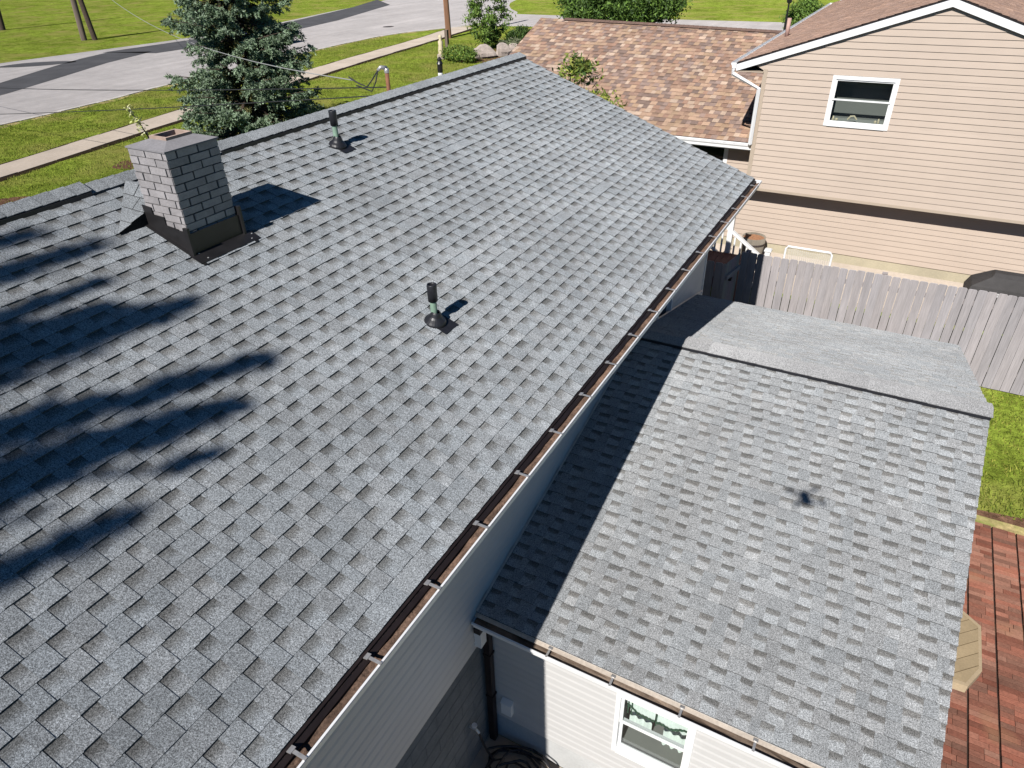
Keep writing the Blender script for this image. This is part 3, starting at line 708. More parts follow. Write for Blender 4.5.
# plumbing vents
def vent(x, y, hgt, lab):
    z = rz(x); nrm = Vector((S, 0, 1)).normalized(); c = Vector((x, y, z))
    p = MB(); p.lathe((x, y, z), [(0.030, -0.05), (0.030, hgt-0.10)], 16)
    po = p.build('vent_pipe', 'green_pipe', house, HO, True)
    s = MB(); s.lathe((x, y, z), [(0.031, hgt-0.16), (0.043, hgt-0.16), (0.044, hgt-0.005), (0.042, hgt), (0.033, hgt), (0.031, hgt-0.01), (0.030, hgt-0.12)], 20)
    s.build('sleeve', 'black_rubber', po, HO, True)
    b = MB(); ax = (nrm*0.55+Vector((0, 0, 1))*0.45).normalized()
    b.lathe(c, [(0.102, 0.006), (0.10, 0.022), (0.09, 0.04), (0.068, 0.058), (0.055, 0.075), (0.044, 0.105), (0.036, 0.118), (0.03, 0.11)], 24, ax)
    ud = Vector((0, 1, 0)); vd = Vector((1, 0, -S)).normalized()
    b.prism([c+vd*a+ud*bb+nrm*0.010 for a, bb in ((0.0, -0.07), (0.165, -0.07), (0.165, 0.13), (0.0, 0.13))], nrm*0.006)
    b.build('boot', 'black_rubber', po, HO)
vent(2.96, -7.15, 0.375, ''); vent(0.565, -5.46, 0.39, '')
# roof details: shingle tags and debris are left in the granules; electric mast through the front slope
mast = thing('service_mast', 'thin rusty service mast with a weatherhead rising behind the roof ridge', 'mast', (-2.0, -1.18, 0.3779*-2.0))
mo = tuple(mast.location)
m = MB(); m.tube([(-2, -1.18, -0.9), (-2, -1.18, -0.2)], 0.036, 12); m.build('pipe', 'rust', mast, mo, True)
m = MB(); m.lathe((-2, -1.18, -0.22), [(0.04, 0), (0.046, 0.03), (0.04, 0.07), (0.02, 0.09), (0, 0.095)], 14); m.tube([(-2, -1.18, -0.14), (-2.06, -1.26, -0.12), (-2.1, -1.3, -0.17)], [0.035, 0.034, 0.026], 10); m.build('weatherhead', 'galv', mast, mo, True)
m = MB(); m.tube([(-2.1, -1.3, -0.17), (-2.17, -1.38, -0.30), (-2.25, -1.45, -0.42), (-2.4, -1.5, -0.36), (-2.6, -1.5, -0.27)], 0.012, 6)
m.tube([(-2.09, -1.31, -0.17), (-2.12, -1.36, -0.34), (-2.2, -1.4, -0.50), (-2.45, -1.5, -0.40)], 0.012, 6); m.build('drip_loop', 'black_cable', mast, mo)

def cable(name, A, B, sag, rad, m, label):
    A, B = Vector(A), Vector(B); pts = []
    for i in range(25):
        t = i/24; p = A.lerp(B, t); p.z -= sag*4*t*(1-t); pts.append(p)
    mb = MB(); mb.tube(pts, rad, 6); return tag(mb.build(name, m, None, tuple(A)), label, 'cable', 'overhead cables')
cable('overhead_cable', (-2.5, -1.5, -0.32), (-46.6, 21.8, 1.55), 1.40, 0.009, 'grey_cable', 'pale service cable drooping from the roof mast up across the spruce')
cable('overhead_cable', (-2.02, -1.2, -0.45), (-34, 5.2, -3.95+0.55), 0.15, 0.010, 'black_cable', 'dark thin cable crossing low over the lawn, upper of two')
cable('overhead_cable', (-2.02, -1.2, -0.58), (-34, 4.2, -4.6), 0.1, 0.010, 'black_cable', 'dark thin cable crossing low over the lawn, lower of two')

# white conduit box, tap, hose by the inner corner
m = MB(); m.box((WX+0.0, -8.12, -4.02), (WX+0.085, -8.02, -3.80)); m.box((WX+0.01, -8.11, -3.8), (WX+0.07, -8.04, -3.72))
m.build('drain_box', 'white_plastic', house, HO)
tap = thing('garden_tap', 'small pale outdoor tap on the grey block wall', 'tap', (WX, -8.3, -5.15)); to = tuple(tap.location)
m = MB(); m.tube([(WX-0.02, -8.3, -5.15), (WX+0.07, -8.3, -5.15), (WX+0.1, -8.3, -5.19)], 0.016, 10); m.build('spout', 'galv', tap, to)
m = MB(); m.lathe((WX+0.05, -8.3, -5.13), [(0.006, 0), (0.006, 0.03), (0.03, 0.035), (0.03, 0.045), (0, 0.045)], 12); m.build('handle', 'white_paint', tap, to)
m = MB(); pts = [Vector((WX+0.1, -8.3, -5.19)), Vector((WX+0.13, -8.29, -5.35)), Vector((WX+0.15, -8.24, -5.6)), Vector((WX+0.2, -8.2, -5.79))]
for k in range(110):
    an = k/18*6.283; rr = 0.24+0.10*math.sin(k*0.13)+0.03*math.sin(k*1.1); pts.append(Vector((4.32+rr*1.25*math.cos(an+2.6), -8.24+rr*0.85*math.sin(an+2.6), -5.80+0.0010*k+0.01*math.sin(k))))
m.tube(pts, 0.013, 7); tag(m.build('garden_hose', 'black_rubber', None, (4.3, -8.3, -5.8)), 'black garden hose coiled on the ground in the dark corner', 'hose')

# ------------------------------------------------------------------ ADDITION
AO = (5.6, -4.3, GB)
add = thing('house_addition', 'single storey addition with a low grey shingle gable roof and white siding', 'house', AO)
RY, RZa, FY, BY = -3.81, -2.655, -8.06, -0.87
sf = (RZa+3.575)/(RY-FY); sb = (RZa+3.40)/(BY-RY)
nf = math.sqrt(1+sf*sf); nb = math.sqrt(1+sb*sb)
GREY2 = (0.256, 0.264, 0.270)
X0a, XR, XF, XB = 3.80, 7.79, 7.63, 7.685
m = MB()
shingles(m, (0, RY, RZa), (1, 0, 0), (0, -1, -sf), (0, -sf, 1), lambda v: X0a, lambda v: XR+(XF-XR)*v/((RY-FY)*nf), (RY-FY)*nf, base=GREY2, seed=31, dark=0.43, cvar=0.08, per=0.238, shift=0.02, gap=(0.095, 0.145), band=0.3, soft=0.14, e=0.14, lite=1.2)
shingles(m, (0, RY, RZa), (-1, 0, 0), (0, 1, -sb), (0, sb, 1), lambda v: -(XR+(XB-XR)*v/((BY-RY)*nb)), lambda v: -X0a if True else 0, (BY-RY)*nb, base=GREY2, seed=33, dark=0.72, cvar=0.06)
zf, zb_ = RZa-sf*(RY-FY), RZa-sb*(BY-RY)
for (x0, xr, xe, y, z) in ((X0a, XR, XF, FY, zf), (X0a, XR, XB, BY, zb_)):
    m.face([(x0, RY, RZa-0.006), (xr-0.005, RY, RZa-0.006), (xe-0.005, y, z-0.006), (x0, y, z-0.006)], (0.04,)*3)
aroof = m.build('roof', 'shingle', add, AO)
m = MB(); vt = MB()
cap_run(m, (X0a+0.02, RY, RZa+0.012), (XR+0.01, RY, RZa+0.012), (0, -1, -sf), (0, 1, -sb), (0, 0, 1), 0.158, piece=0.3, base=(0.30, 0.30, 0.303), lift=0.028, seed=8, step=0.004)
for sg, ss in ((-1, sf), (1, sb)):
    vt.prism([(X0a+0.03, RY, RZa+0.004), (X0a+0.03, RY+sg*0.162, RZa-0.162*ss+0.004), (X0a+0.03, RY+sg*0.162, RZa-0.156*ss+0.033), (X0a+0.03, RY, RZa+0.033)], (XR-X0a-0.03, 0, 0))
m.build('ridge_cap', 'shingle', aroof, AO); vt.build_each('ridge_vent', 'black_rubber', aroof, AO)
# flashing along the house wall
m = MB()
for (y0, z0, y1, z1) in ((RY, RZa, FY, zf), (RY, RZa, WY1-0.02, RZa-sb*(WY1-RY))):
    m.prism([(WX+0.018, y0, z0+0.01), (WX+0.018, y1, z1+0.01), (WX+0.018, y1, z1+0.03), (WX+0.018, y0, z0+0.03)], (0.004, 0, 0))
    m.prism([(WX+0.02, y0, z0+0.015), (WX+0.034, y0, z0+0.015), (WX+0.034, y1, z1+0.015), (WX+0.02, y1, z1+0.015)], (0, 0, 0.003))
m.build('wall_flashing', 'galv', aroof, AO)
# rake trim and fascia
m = MB()
for (y, z, xe) in ((FY, zf, XF), (BY, zb_, XB)):
    m.prism([(XR-0.02, RY, RZa-0.012), (xe-0.02, y, z-0.012), (xe-0.02, y, z-0.13), (XR-0.02, RY, RZa-0.13)], (-0.02, 0, 0))
m.box((X0a, BY-0.04, zb_-0.13), (XB-0.03, BY-0.02, zb_-0.02)); m.box((X0a, FY, zf-0.15), (XF-0.03, FY+0.02, zf-0.012))
m.build_each('rake_board', 'white_paint', add, AO)
gutter(add, AO, (X0a+0.01, FY-0.004, zf-0.02), (XF-0.005, FY-0.004, zf-0.02), (0, -1, 0), w=0.115, h=0.10, inside='gutter_tan', hang=0.6, hang0=0.78)
m = MB(); m.prism([(X0a, FY+0.03, zf-0.004), (X0a, FY-0.034, zf-0.022), (X0a, FY-0.034, zf-0.028), (X0a, FY+0.03, zf-0.010)], (XF-X0a-0.01, 0, 0)); m.build('drip_edge', 'tan_metal', add, AO)
AWX, AWF, AWB = 7.45, -7.9, -1.05
hw = (5.235, 5.885, -4.93, -4.075)
m = MB()
siding(m, (0, AWF, 0), (1, 0, 0), (0, -1, 0), lambda z: WX+0.02, lambda z: AWX, -5.40, zf-0.03, e=0.102, holes=[(hw[0], hw[1], hw[2], hw[3])])
siding(m, (AWX, 0, 0), (0, 1, 0), (1, 0, 0), lambda z: AWF if z < -3.6 else max(AWF, RY-(RZa-0.03-z)/sf), lambda z: AWB if z < -3.45 else min(AWB, RY+(RZa-0.03-z)/sb), -5.1, RZa-0.04, e=0.102)
siding(m, (AWX, AWB, 0), (-1, 0, 0), (0, 1, 0), lambda z: 0, lambda z: AWX-WX-0.02, -5.1, zb_-0.03, e=0.102)
m.build('wall', 'white_siding', add, AO)
m = MB(); m.box((AWX-0.03, AWF-0.022, -5.4), (AWX+0.022, AWF+0.03, zf)); m.box((AWX-0.03, AWB-0.03, -5.1), (AWX+0.022, AWB+0.022, zb_)); m.box((WX+0.02, AWF-0.022, -5.4), (WX+0.07, AWF, zf-0.02))
m.build_each('corner_trim', 'white_plastic', add, AO)
m = MB(); m.box((WX, AWF+0.012, -6.0), (AWX-0.012, AWB-0.012, -5.1)); m.box((WX, AWF+0.008, -6.0), (AWX-0.012, AWF+0.011, -5.38))
m.build('foundation', 'foundation', add, AO)
m = MB(); m.box((X0a, FY+0.02, zf-0.16), (XF-0.05, AWF, zf-0.145)); m.box((X0a, AWB, zb_-0.14), (XB-0.05, BY-0.02, zb_-0.125)); m.build_each('soffit', 'white_plastic', add, AO)
fo, Mx = window(add, AO, (hw[0], AWF, hw[2]), (1, 0, 0), (0, -1, 0), hw[1]-hw[0], hw[3]-hw[2], inner='room', fr=0.045, room_depth=0.5)
ww, wh = hw[1]-hw[0], hw[3]-hw[2]
m = MB(); lowz = lambda t: wh*0.5+0.075+0.09*(1-t)**2+0.012*math.sin(t*9)
wave_panel(m, Mx, 0.02, ww*0.47, 0, wh, -0.10, amp=0.004, zlow=lowz); wave_panel(m, Mx, ww*0.5, ww-0.02, 0, wh, -0.10, amp=0.004, zlow=lambda t: lowz(1-t))
wave_panel(m, Mx, 0.03, ww*0.4, 0.05, wh*0.52, -0.24, amp=0.02, freq=3)
wave_panel(m, Mx, ww*0.58, ww-0.03, 0.0, wh*0.52, -0.24, amp=0.02, freq=3)
m.build('curtain', 'curtain', fo, AO)
m = MB()
wave_panel(m, Mx, 0.02, ww*0.47, 0, lambda t: lowz(t)+0.03+0.006*math.sin(t*13), -0.092, amp=0.003, zlow=lambda t: lowz(t)-0.004, n=30)
wave_panel(m, Mx, ww*0.5, ww-0.02, 0, lambda t: lowz(1-t)+0.03+0.006*math.sin(t*12), -0.092, amp=0.003, zlow=lambda t: lowz(1-t)-0.004, n=30)
for x in (0.04, 0.075, ww*0.485): wave_panel(m, Mx, x, x+0.012, wh*0.55, wh-0.03, -0.09, amp=0.0, n=2)
m.build('valance', 'valance', fo, AO)
# downspout and outlet in the corner
m = MB(); m.box((WX+0.03, AWF-0.105, -5.8), (WX+0.10, AWF-0.035, zf-0.14)); m.box((WX+0.03, FY-0.09, zf-0.2), (WX+0.1, AWF-0.03, zf-0.13))
for z in (-4.3, -5.0): m.box((WX+0.022, AWF-0.11, z), (WX+0.108, AWF-0.022, z+0.03))
m.build('downspout', 'brown_metal', add, AO)
m = MB(); m.box((3.96, AWF-0.07, -5.24), (4.08, AWF-0.015, -5.06)); m.prism([(3.955, AWF-0.075, -5.06), (4.085, AWF-0.075, -5.06), (4.085, AWF-0.014, -5.035), (3.955, AWF-0.014, -5.035)], (0, 0, 0.012)); m.build('outlet_cover', 'white_plastic', add, AO)

# tan table with clipped corners by the addition
tb = thing('wooden_table', 'tan wooden plank table with clipped corners on the red brick patio', 'table', (7.95, -5.3, GB+0.05)); to = tuple(tb.location)
octo = [(7.66, -4.90), (8.06, -4.86), (8.265, -5.03), (8.265, -5.64), (8.14, -5.90), (7.66, -5.93)]
def clip(poly, n, c):
    out = []
    for i in range(len(poly)):
        a, b = poly[i], poly[(i+1) % len(poly)]; da = a[0]*n[0]+a[1]*n[1]-c; db = b[0]*n[0]+b[1]*n[1]-c
        if da >= 0: out.append(a)
        if (da >= 0) != (db >= 0): t = da/(da-db); out.append((a[0]+t*(b[0]-a[0]), a[1]+t*(b[1]-a[1])))
    return out
m = MB(); dr = Vector((0.72, 0.69)).normalized(); nn = (-dr.y, dr.x); tz = GB+0.05+0.64; rg = random.Random(4)
inner = [(7.64, -4.93), (8.05, -4.89), (8.235, -5.05), (8.235, -5.62), (8.12, -5.86), (7.64, -5.89)]
cs = [p[0]*nn[0]+p[1]*nn[1] for p in inner]; c = min(cs)
while c < max(cs):
    q = clip(clip(inner, nn, c+0.004), (-nn[0], -nn[1]), -(c+0.118))
    if len(q) > 2:
        t = rg.uniform(0.82, 1.1); m.prism([(x, y, tz-0.025) for x, y in q], (0, 0, 0.025), (0.44*t, 0.335*t, 0.20*t))
    c += 0.122
m.build('tabletop', 'plank', tb, to)
m = MB()
for i in range(len(octo)-1):
    a, b = Vector((*octo[i], tz-0.10)), Vector((*octo[i+1], tz-0.10)); ia, ib = Vector((*inner[i], tz-0.10)), Vector((*inner[i+1], tz-0.10))
    m.prism([a, b, ib, ia], (0, 0, 0.102), (0.46, 0.355, 0.225))
m.build('rim', 'plank', tb, to)
for (x, y) in ((7.72, -5.05), (7.98, -5.1), (7.98, -5.6), (7.72, -5.65)):
    m = MB(); m.box((x-0.035, y-0.035, GB+0.05), (x+0.035, y+0.035, tz-0.026), (0.40, 0.30, 0.19)); m.build('leg', 'plank', tb, to)

# ------------------------------------------------------------------ FENCES
def fence_run(root, org, A, B, z0, z1, out, seed, postside=1):
    rg = random.Random(seed); A, B = Vector(A), Vector(B); L = (B-A).length; t = (B-A)/L; n = Vector((t.y, -t.x, 0))*postside
    m = MB(); u = 0; Z = Vector((0, 0, 1))
    while u < L-0.02:
        w = min(rg.uniform(0.134, 0.142), L-u); h = z1+rg.uniform(-0.008, 0.008); tn = rg.uniform(0.9, 1.08); hue = rg.uniform(-0.012, 0.012)
        c = ((0.352+hue*.3)*tn, 0.328*tn, (0.33-hue*.3)*tn); th = 0.018; d = rg.uniform(0, 0.004); lean = rg.uniform(-0.006, 0.006)
        p = A+t*u+n*d
        pr = [p+Z*z0, p+t*w+Z*z0, p+t*(w+lean)+Z*(h-0.02), p+t*(w-0.02+lean)+Z*h, p+t*(0.02+lean)+Z*h, p+t*lean+Z*(h-0.02)]
        m.prism(pr, n*th, c); u += w+rg.choice((0.004, 0.006, 0.008, 0.011))
    m.build('pickets', 'fence', root, org)
    for zz in (z0+0.3, z1-0.3):
        m = MB(); m.prism([A-n*0.002+Z*zz, B-n*0.002+Z*zz, B-n*0.04+Z*zz, A-n*0.04+Z*zz], Z*0.085, (0.28, 0.25, 0.245)); m.build('rail', 'fence', root, org)
    k = int(L/2.4)+1
    for i in range(k):
        q = A+t*min(L-0.06, 0.05+i*2.4); m = MB(); m.prism([q-n*0.042, q-n*0.042+t*0.09, q-n*0.13+t*0.09, q-n*0.13], Z*0.01)
        m = MB(); m.prism([q-n*0.042+Z*z0, q-n*0.042+t*0.09+Z*z0, q-n*0.13+t*0.09+Z*z0, q-n*0.13+Z*z0], Z*(z1-z0+0.0), (0.28, 0.25, 0.245)); m.build('post', 'fence', root, org)
f1 = thing('wooden_fence', 'long pale weathered picket fence between the addition and the beige house', 'fence', (8.5, 1.5, GB))
fence_run(f1, tuple(f1.location), (4.03, 1.5, 0), (14.5, 1.5, 0), GB+0.03, -3.46, 1, 3)
f2 = thing('wooden_fence', 'short shaded picket fence section near the house corner, left of the open gate', 'fence', (3.4, 0.8, GB))
fence_run(f2, tuple(f2.location), (2.4, 0.8, 0), (3.9, 0.8, 0), GB+0.03, -3.47, 1, 5)
g = thing('fence_gate', 'shaded wooden gate standing open beside the fence end', 'gate', (3.97, 1.2, GB)); go_ = tuple(g.location)
m = MB(); rg = random.Random(8)
ga, gb = Vector((4.0, 1.47, 0)), Vector((3.90, 0.84, 0)); gt = (gb-ga).normalized(); gn = Vector((-gt.y, gt.x, 0)); gn = gn if gn.x > 0 else -gn
gn = -gn
u = 0
while u < 0.63:
    p = ga+gt*u; m.prism([p+Vector((0, 0, GB+0.06)), p+gt*0.12+Vector((0, 0, GB+0.06)), p+gt*0.12+Vector((0, 0, -3.49)), p+Vector((0, 0, -3.49))], gn*0.018, tuple(x*rg.uniform(.92, 1.05) for x in (0.31, 0.28, 0.27))); u += 0.128
m.build('gate_boards', 'fence', g, go_)
m = MB(); g2 = -gn
for zz in (GB+0.35, -3.82): m.prism([ga+g2*0.002+Vector((0, 0, zz)), gb+g2*0.002+Vector((0, 0, zz)), gb+g2*0.04+Vector((0, 0, zz)), ga+g2*0.04+Vector((0, 0, zz))], (0, 0, 0.09), (0.33, 0.30, 0.29))
m.build_each('rail', 'fence', g, go_)
m = MB(); m.box((3.90, 1.02, -3.9), (3.985, 1.12, -3.86)); m.build('latch', 'black_metal', g, go_)

# ------------------------------------------------------------------ NEIGHBOUR HOUSE
NO = (6.4, 9, GB)
nh = thing('neighbour_house', 'beige sided two level house with white trimmed gable and brown shingle roof', 'house', NO)
PALB = [(0.27, 0.165, 0.118), (0.215, 0.13, 0.098), (0.325, 0.205, 0.145), (0.17, 0.112, 0.092), (0.25, 0.145, 0.105), (0.36, 0.25, 0.19), (0.225, 0.15, 0.125), (0.29, 0.185, 0.125)]
PALB = [(c[0]*1.2, c[1]*1.3, c[2]*1.32) for c in PALB]
NS, NX, NW, NZ, NY0, NY1 = 0.345, 6.42, 3.85, 0.60, 5.43, 20.5
nn_ = math.sqrt(1+NS*NS)
m = MB()
BRN = [tuple(x*1.5 for x in c) for c in [(0.20, 0.135, 0.105), (0.215, 0.14, 0.105), (0.185, 0.125, 0.10), (0.225, 0.15, 0.115)]]
shingles(m, (NX, NY0, NZ), (0, 1, 0), (-1, 0, -NS), (-NS, 0, 1), lambda v: 0, lambda v: NY1-NY0, NW*nn_, palette=BRN, seed=41, dark=0.8, brown=(1, 1, 1))
shingles(m, (NX, NY1, NZ), (0, -1, 0), (1, 0, -NS), (NS, 0, 1), lambda v: 0, lambda v: NY1-NY0, NW*nn_, palette=BRN, seed=42, dark=0.8, brown=(1, 1, 1))
m.prism([(NX, NY0, NZ-0.004), (NX+NW, NY0, NZ-NS*NW-0.004), (NX+NW, NY0, NZ-NS*NW-0.03), (NX, NY0, NZ-0.03), (NX-NW, NY0, NZ-NS*NW-0.03), (NX-NW, NY0, NZ-NS*NW-0.004)], (0, NY1-NY0, 0), (0.03, 0.03, 0.035))
nroof = m.build('roof', 'brown_shingle', nh, NO)
m = MB(); cap_run(m, (NX, NY0, NZ), (NX, NY1, NZ), (-1, 0, -NS), (1, 0, -NS), (0, 0, 1), 0.15, base=(0.2, 0.135, 0.105), lift=0.012, seed=3); m.build('ridge_cap', 'brown_shingle', nroof, NO)
ne = NZ-NS*NW
m = MB()
for sg in (-1, 1):
    m.prism([(NX, NY0, NZ-0.032), (NX+sg*NW, NY0, ne-0.032), (NX+sg*NW, NY0, ne-0.175), (NX, NY0, NZ-0.175)], (0, -0.025, 0))
    m.box((NX+sg*NW-0.01 if sg > 0 else NX-NW-0.012, NY0, ne-0.17), (NX+NW+0.012 if sg > 0 else NX-NW+0.01, NY1, ne-0.02))
m.build_each('rake_board', 'white_paint', nh, NO)
m = MB()
for sg in (-1, 1):
    m.prism([(NX, NY0-0.035, NZ-0.002), (NX+sg*(NW+0.01), NY0-0.035, ne-0.004), (NX+sg*(NW+0.01), NY0-0.035, ne-0.032), (NX, NY0-0.035, NZ-0.03)], (0, 0.05, 0))
m.build_each('drip_edge', 'brown_metal', nh, NO)
gutter(nh, NO, (NX-NW-0.013, NY1, ne-0.01), (NX-NW-0.013, NY0-0.02, ne-0.01), (-1, 0, 0), w=0.125, h=0.11, inside='white_paint', hang=3)
# rake soffit
m = MB()
for sg in (-1, 1):
    m.prism([(NX, NY0, NZ-0.17), (NX+sg*NW, NY0, ne-0.17), (NX+sg*NW, NY0, ne-0.185), (NX, NY0, NZ-0.185)], (0, 0.06, 0))
    m.box((min(NX+sg*NW, NX+sg*3.27), NY0, ne-0.19), (max(NX+sg*NW, NX+sg*3.27), NY1-0.3, ne-0.172))
m.build_each('soffit', 'beige_trim', nh, NO)
NF = 5.5; nxl, nxr = 3.16, 9.68
nwin = (4.66, 5.79, -1.83, -0.96)
m = MB()
siding(m, (0, NF, 0), (1, 0, 0), (0, -1, 0), lambda z: nxl if z < ne-0.1 else NX-(NZ-0.14-z)/NS if z > ne-0.1 and (NX-(NZ-0.14-z)/NS) > nxl-0.45 else nxl-0.45, lambda z: nxr if z < ne-0.1 else min(nxr+0.45, NX+(NZ-0.14-z)/NS), -3.44, NZ-0.15, e=0.128, out=0.018, flat=0, col=(0.50, 0.408, 0.335), holes=[nwin])
wl = m.build('wall', 'beige_siding', nh, NO)
m = MB()
siding(m, (nxl, NY1-0.3, 0), (0, -1, 0), (-1, 0, 0), lambda z: 0, lambda z: NY1-0.3-NF, -3.44, ne-0.1, e=0.128, out=0.018, flat=0, col=(0.50, 0.408, 0.335))
siding(m, (nxr, NF, 0), (0, 1, 0), (1, 0, 0), lambda z: 0, lambda z: NY1-0.3-NF, -3.44, ne-0.1, e=0.128, out=0.018, flat=0, col=(0.50, 0.408, 0.335))
m.build('side_wall', 'beige_siding', nh, NO)
m = MB(); m.box((nxl-0.02, NF-0.022, -3.44), (nxl+0.07, NF+0.06, ne-0.12)); m.box((nxr-0.07, NF-0.022, -3.44), (nxr+0.02, NF+0.06, ne-0.12)); m.box((nxl-0.02, NF-0.02, -3.5), (nxr+0.02, NF+0.52, -3.44))
m.build_each('corner_trim', 'beige_trim', nh, NO)
NL = 6.0
m = MB(); siding(m, (0, NL, 0), (1, 0, 0), (0, -1, 0), lambda z: 1.6, lambda z: nxr, -4.93, -3.45, e=0.128, out=0.018, flat=0, col=(0.50, 0.408, 0.335)); m.build('lower_wall', 'beige_siding', nh, NO)
m = MB(); m.box((1.6, NL+0.01, -5.6), (nxr, NY1-0.4, -4.93)); m.build('foundation', 'tan_foundation', nh, NO)
fo2, Mx2 = window(nh, NO, (nwin[0], NF, nwin[2]), (1, 0, 0), (0, -1, 0), nwin[1]-nwin[0], nwin[3]-nwin[2], fr=0.075, rail=0.52, room_depth=0.5, inner='room')
m = MB(); rg = random.Random(3)
for x, r_, h_ in ((0.09, 0.02, 0.09), (0.16, 0.03, 0.05), (0.93, 0.025, 0.06), (0.99, 0.02, 0.10)):
    m.lathe((nwin[0]+x, NF+0.10, nwin[2]+0.03), [(r_, 0), (r_*1.1, h_*0.6), (r_*0.5, h_*0.9), (0, h_)], 10)
m.tube([(nwin[0]+0.38, NF+0.11, nwin[2]+0.06), (nwin[0]+0.43, NF+0.10, nwin[2]+0.13), (nwin[0]+0.50, NF+0.10, nwin[2]+0.14), (nwin[0]+0.56, NF+0.11, nwin[2]+0.07)], 0.018, 8)
m.build('sill_ornament', 'cream', fo2, NO)
# downspout from the eave corner to the wing gutter
m = MB()
def dspout(pts, r_=0.036): m.tube(pts, r_, 4)
dspout([(NX-NW-0.07, NY0+0.02, ne-0.10), (NX-NW-0.07, NY0+0.0, ne-0.24), (nxl-0.05, NF-0.055, ne-0.52), (nxl-0.05, NF-0.055, -2.45), (nxl-0.10, NF+0.3, -2.6), (nxl-0.14, NF+0.55, -2.66)], 0.045)
m.build('downspout', 'white_paint', nh, NO)
m = MB(); m.tube([(2.93, 9.0, ne+0.1), (2.93, 9.0, -0.18)], 0.05, 12); m.build('vent_pipe', 'pink_pipe', nh, NO, True)
m = MB(); m.box((2.75, 20.8, -0.75), (3.1, 21.1, -0.2)); m.prism([(2.72, 20.77, -0.2), (3.13, 20.77, -0.2), (3.13, 21.13, -0.2), (2.72, 21.13, -0.2)], (0, 0, 0.04)); m.build('gable_vent', 'white_paint', nh, NO)
# wing with its multicoloured brown roof
wing = thing('house_wing', 'low wing of the beige house under a mottled brown and tan shingle roof', 'house', (-1.2, 11, GF)); WO = tuple(wing.location)
wy0, wy1, wx0, wx1, wez = 6.5, 12.0, -5.6, 3.15, -2.68
zl, zr = -0.66, -0.86
ws = ((zl+zr)/2-wez)/(wy1-wy0); wn_ = math.sqrt(1+ws*ws)
m = MB()
shingles(m, (0, wy1, (zl+zr)/2), (1, 0, 0), (0, -1, -ws), (0, -ws, 1), lambda v: wx0, lambda v: wx1, (wy1-wy0)*wn_, palette=PALB, seed=51, dark=0.85, brown=(1, 1, 1), per=0.30, shift=0.37, gap=(0.11, 0.19), e=0.19, lite=1.0)
shingles(m, (0, wy1, (zl+zr)/2), (-1, 0, 0), (0, 1, -ws), (0, ws, 1), lambda v: -wx1, lambda v: -wx0, (wy1-wy0)*wn_, palette=PALB, seed=52, dark=0.82, brown=(1, 1, 1))
zm = (zl+zr)/2
m.prism([(wx0, wy1, zm-0.16), (wx0, wy0+0.05, wez-0.02), (wx0, wy0+0.05, wez-0.05), (wx0, wy1, zm-0.2), (wx0, 2*wy1-wy0-0.05, wez-0.05), (wx0, 2*wy1-wy0-0.05, wez-0.02)], (wx1-wx0, 0, 0), (0.04, 0.03, 0.03))
wroof = m.build('roof', 'brown_shingle', wing, WO)
# tilt the wing roof a touch along its length, as it sags
for vtx in wroof.data.vertices:
    x = vtx.co.x+WO[0]; y = vtx.co.y+WO[1]; k = max(0, 1-abs(y-wy1)/(wy1-wy0)); vtx.co.z += (-(x-(wx0+wx1)/2)/(wx1-wx0))*(zl-zr)*k
m = MB(); cap_run(m, (wx0+0.9, wy1, zl-0.015), (wx1, wy1, zr+0.0), (0, -1, -ws), (0, 1, -ws), (0, 0, 1), 0.16, base=(0.16, 0.105, 0.085), lift=0.04, seed=3); m.build('ridge_cap', 'brown_shingle', wroof, WO)
gutter(wing, WO, (wx0, wy0, wez-0.015), (wx1-0.08, wy0, wez-0.015), (0, -1, 0), w=0.13, h=0.13, inside='white_paint', hang=3)
m = MB(); m.box((wx0, wy0+0.002, wez-0.19), (wx1, wy0+0.024, wez-0.012))
for sg in (-1, 1): m.prism([(wx0-0.02, wy1, zl-0.03), (wx0-0.02, wy1+sg*(wy1-wy0), wez-0.03), (wx0-0.02, wy1+sg*(wy1-wy0), wez-0.18), (wx0-0.02, wy1, zl-0.18)], (0.02, 0, 0))
m.build_each('fascia', 'white_paint', wing, WO)
hwn = (1.25, 2.25, -4.0, -2.95)
m = MB(); siding(m, (0, 6.95, 0), (1, 0, 0), (0, -1, 0), lambda z: wx0+0.35, lambda z: nxl, -4.6, wez-0.15, e=0.128, out=0.018, flat=0, col=(0.50, 0.408, 0.335), holes=[hwn])
siding(m, (wx0+0.35, 17, 0), (0, -1, 0), (-1, 0, 0), lambda z: 0 if z < wez else max(0, (z-wez)/ws+wy0-6.9), lambda z: 10 if z < wez else min(10, 10-((z-wez)/ws+wy0-6.95)), -4.6, zm-0.2, e=0.128, out=0.018, flat=0, col=(0.50, 0.408, 0.335))
m.build('wall', 'beige_siding', wing, WO)
m = MB(); m.box((wx0+0.4, 6.97, -5.4), (nxl, 17, -4.6)); m.build('foundation', 'tan_foundation', wing, WO)
m = MB(); m.box((wx0, wy0+0.03, wez-0.19), (nxl, 6.97, wez-0.17)); m.build_each('soffit', 'beige_trim', wing, WO)
window(wing, WO, (hwn[0], 6.95, hwn[2]), (1, 0, 0), (0, -1, 0), hwn[1]-hwn[0], hwn[3]-hwn[2], fr=0.08)

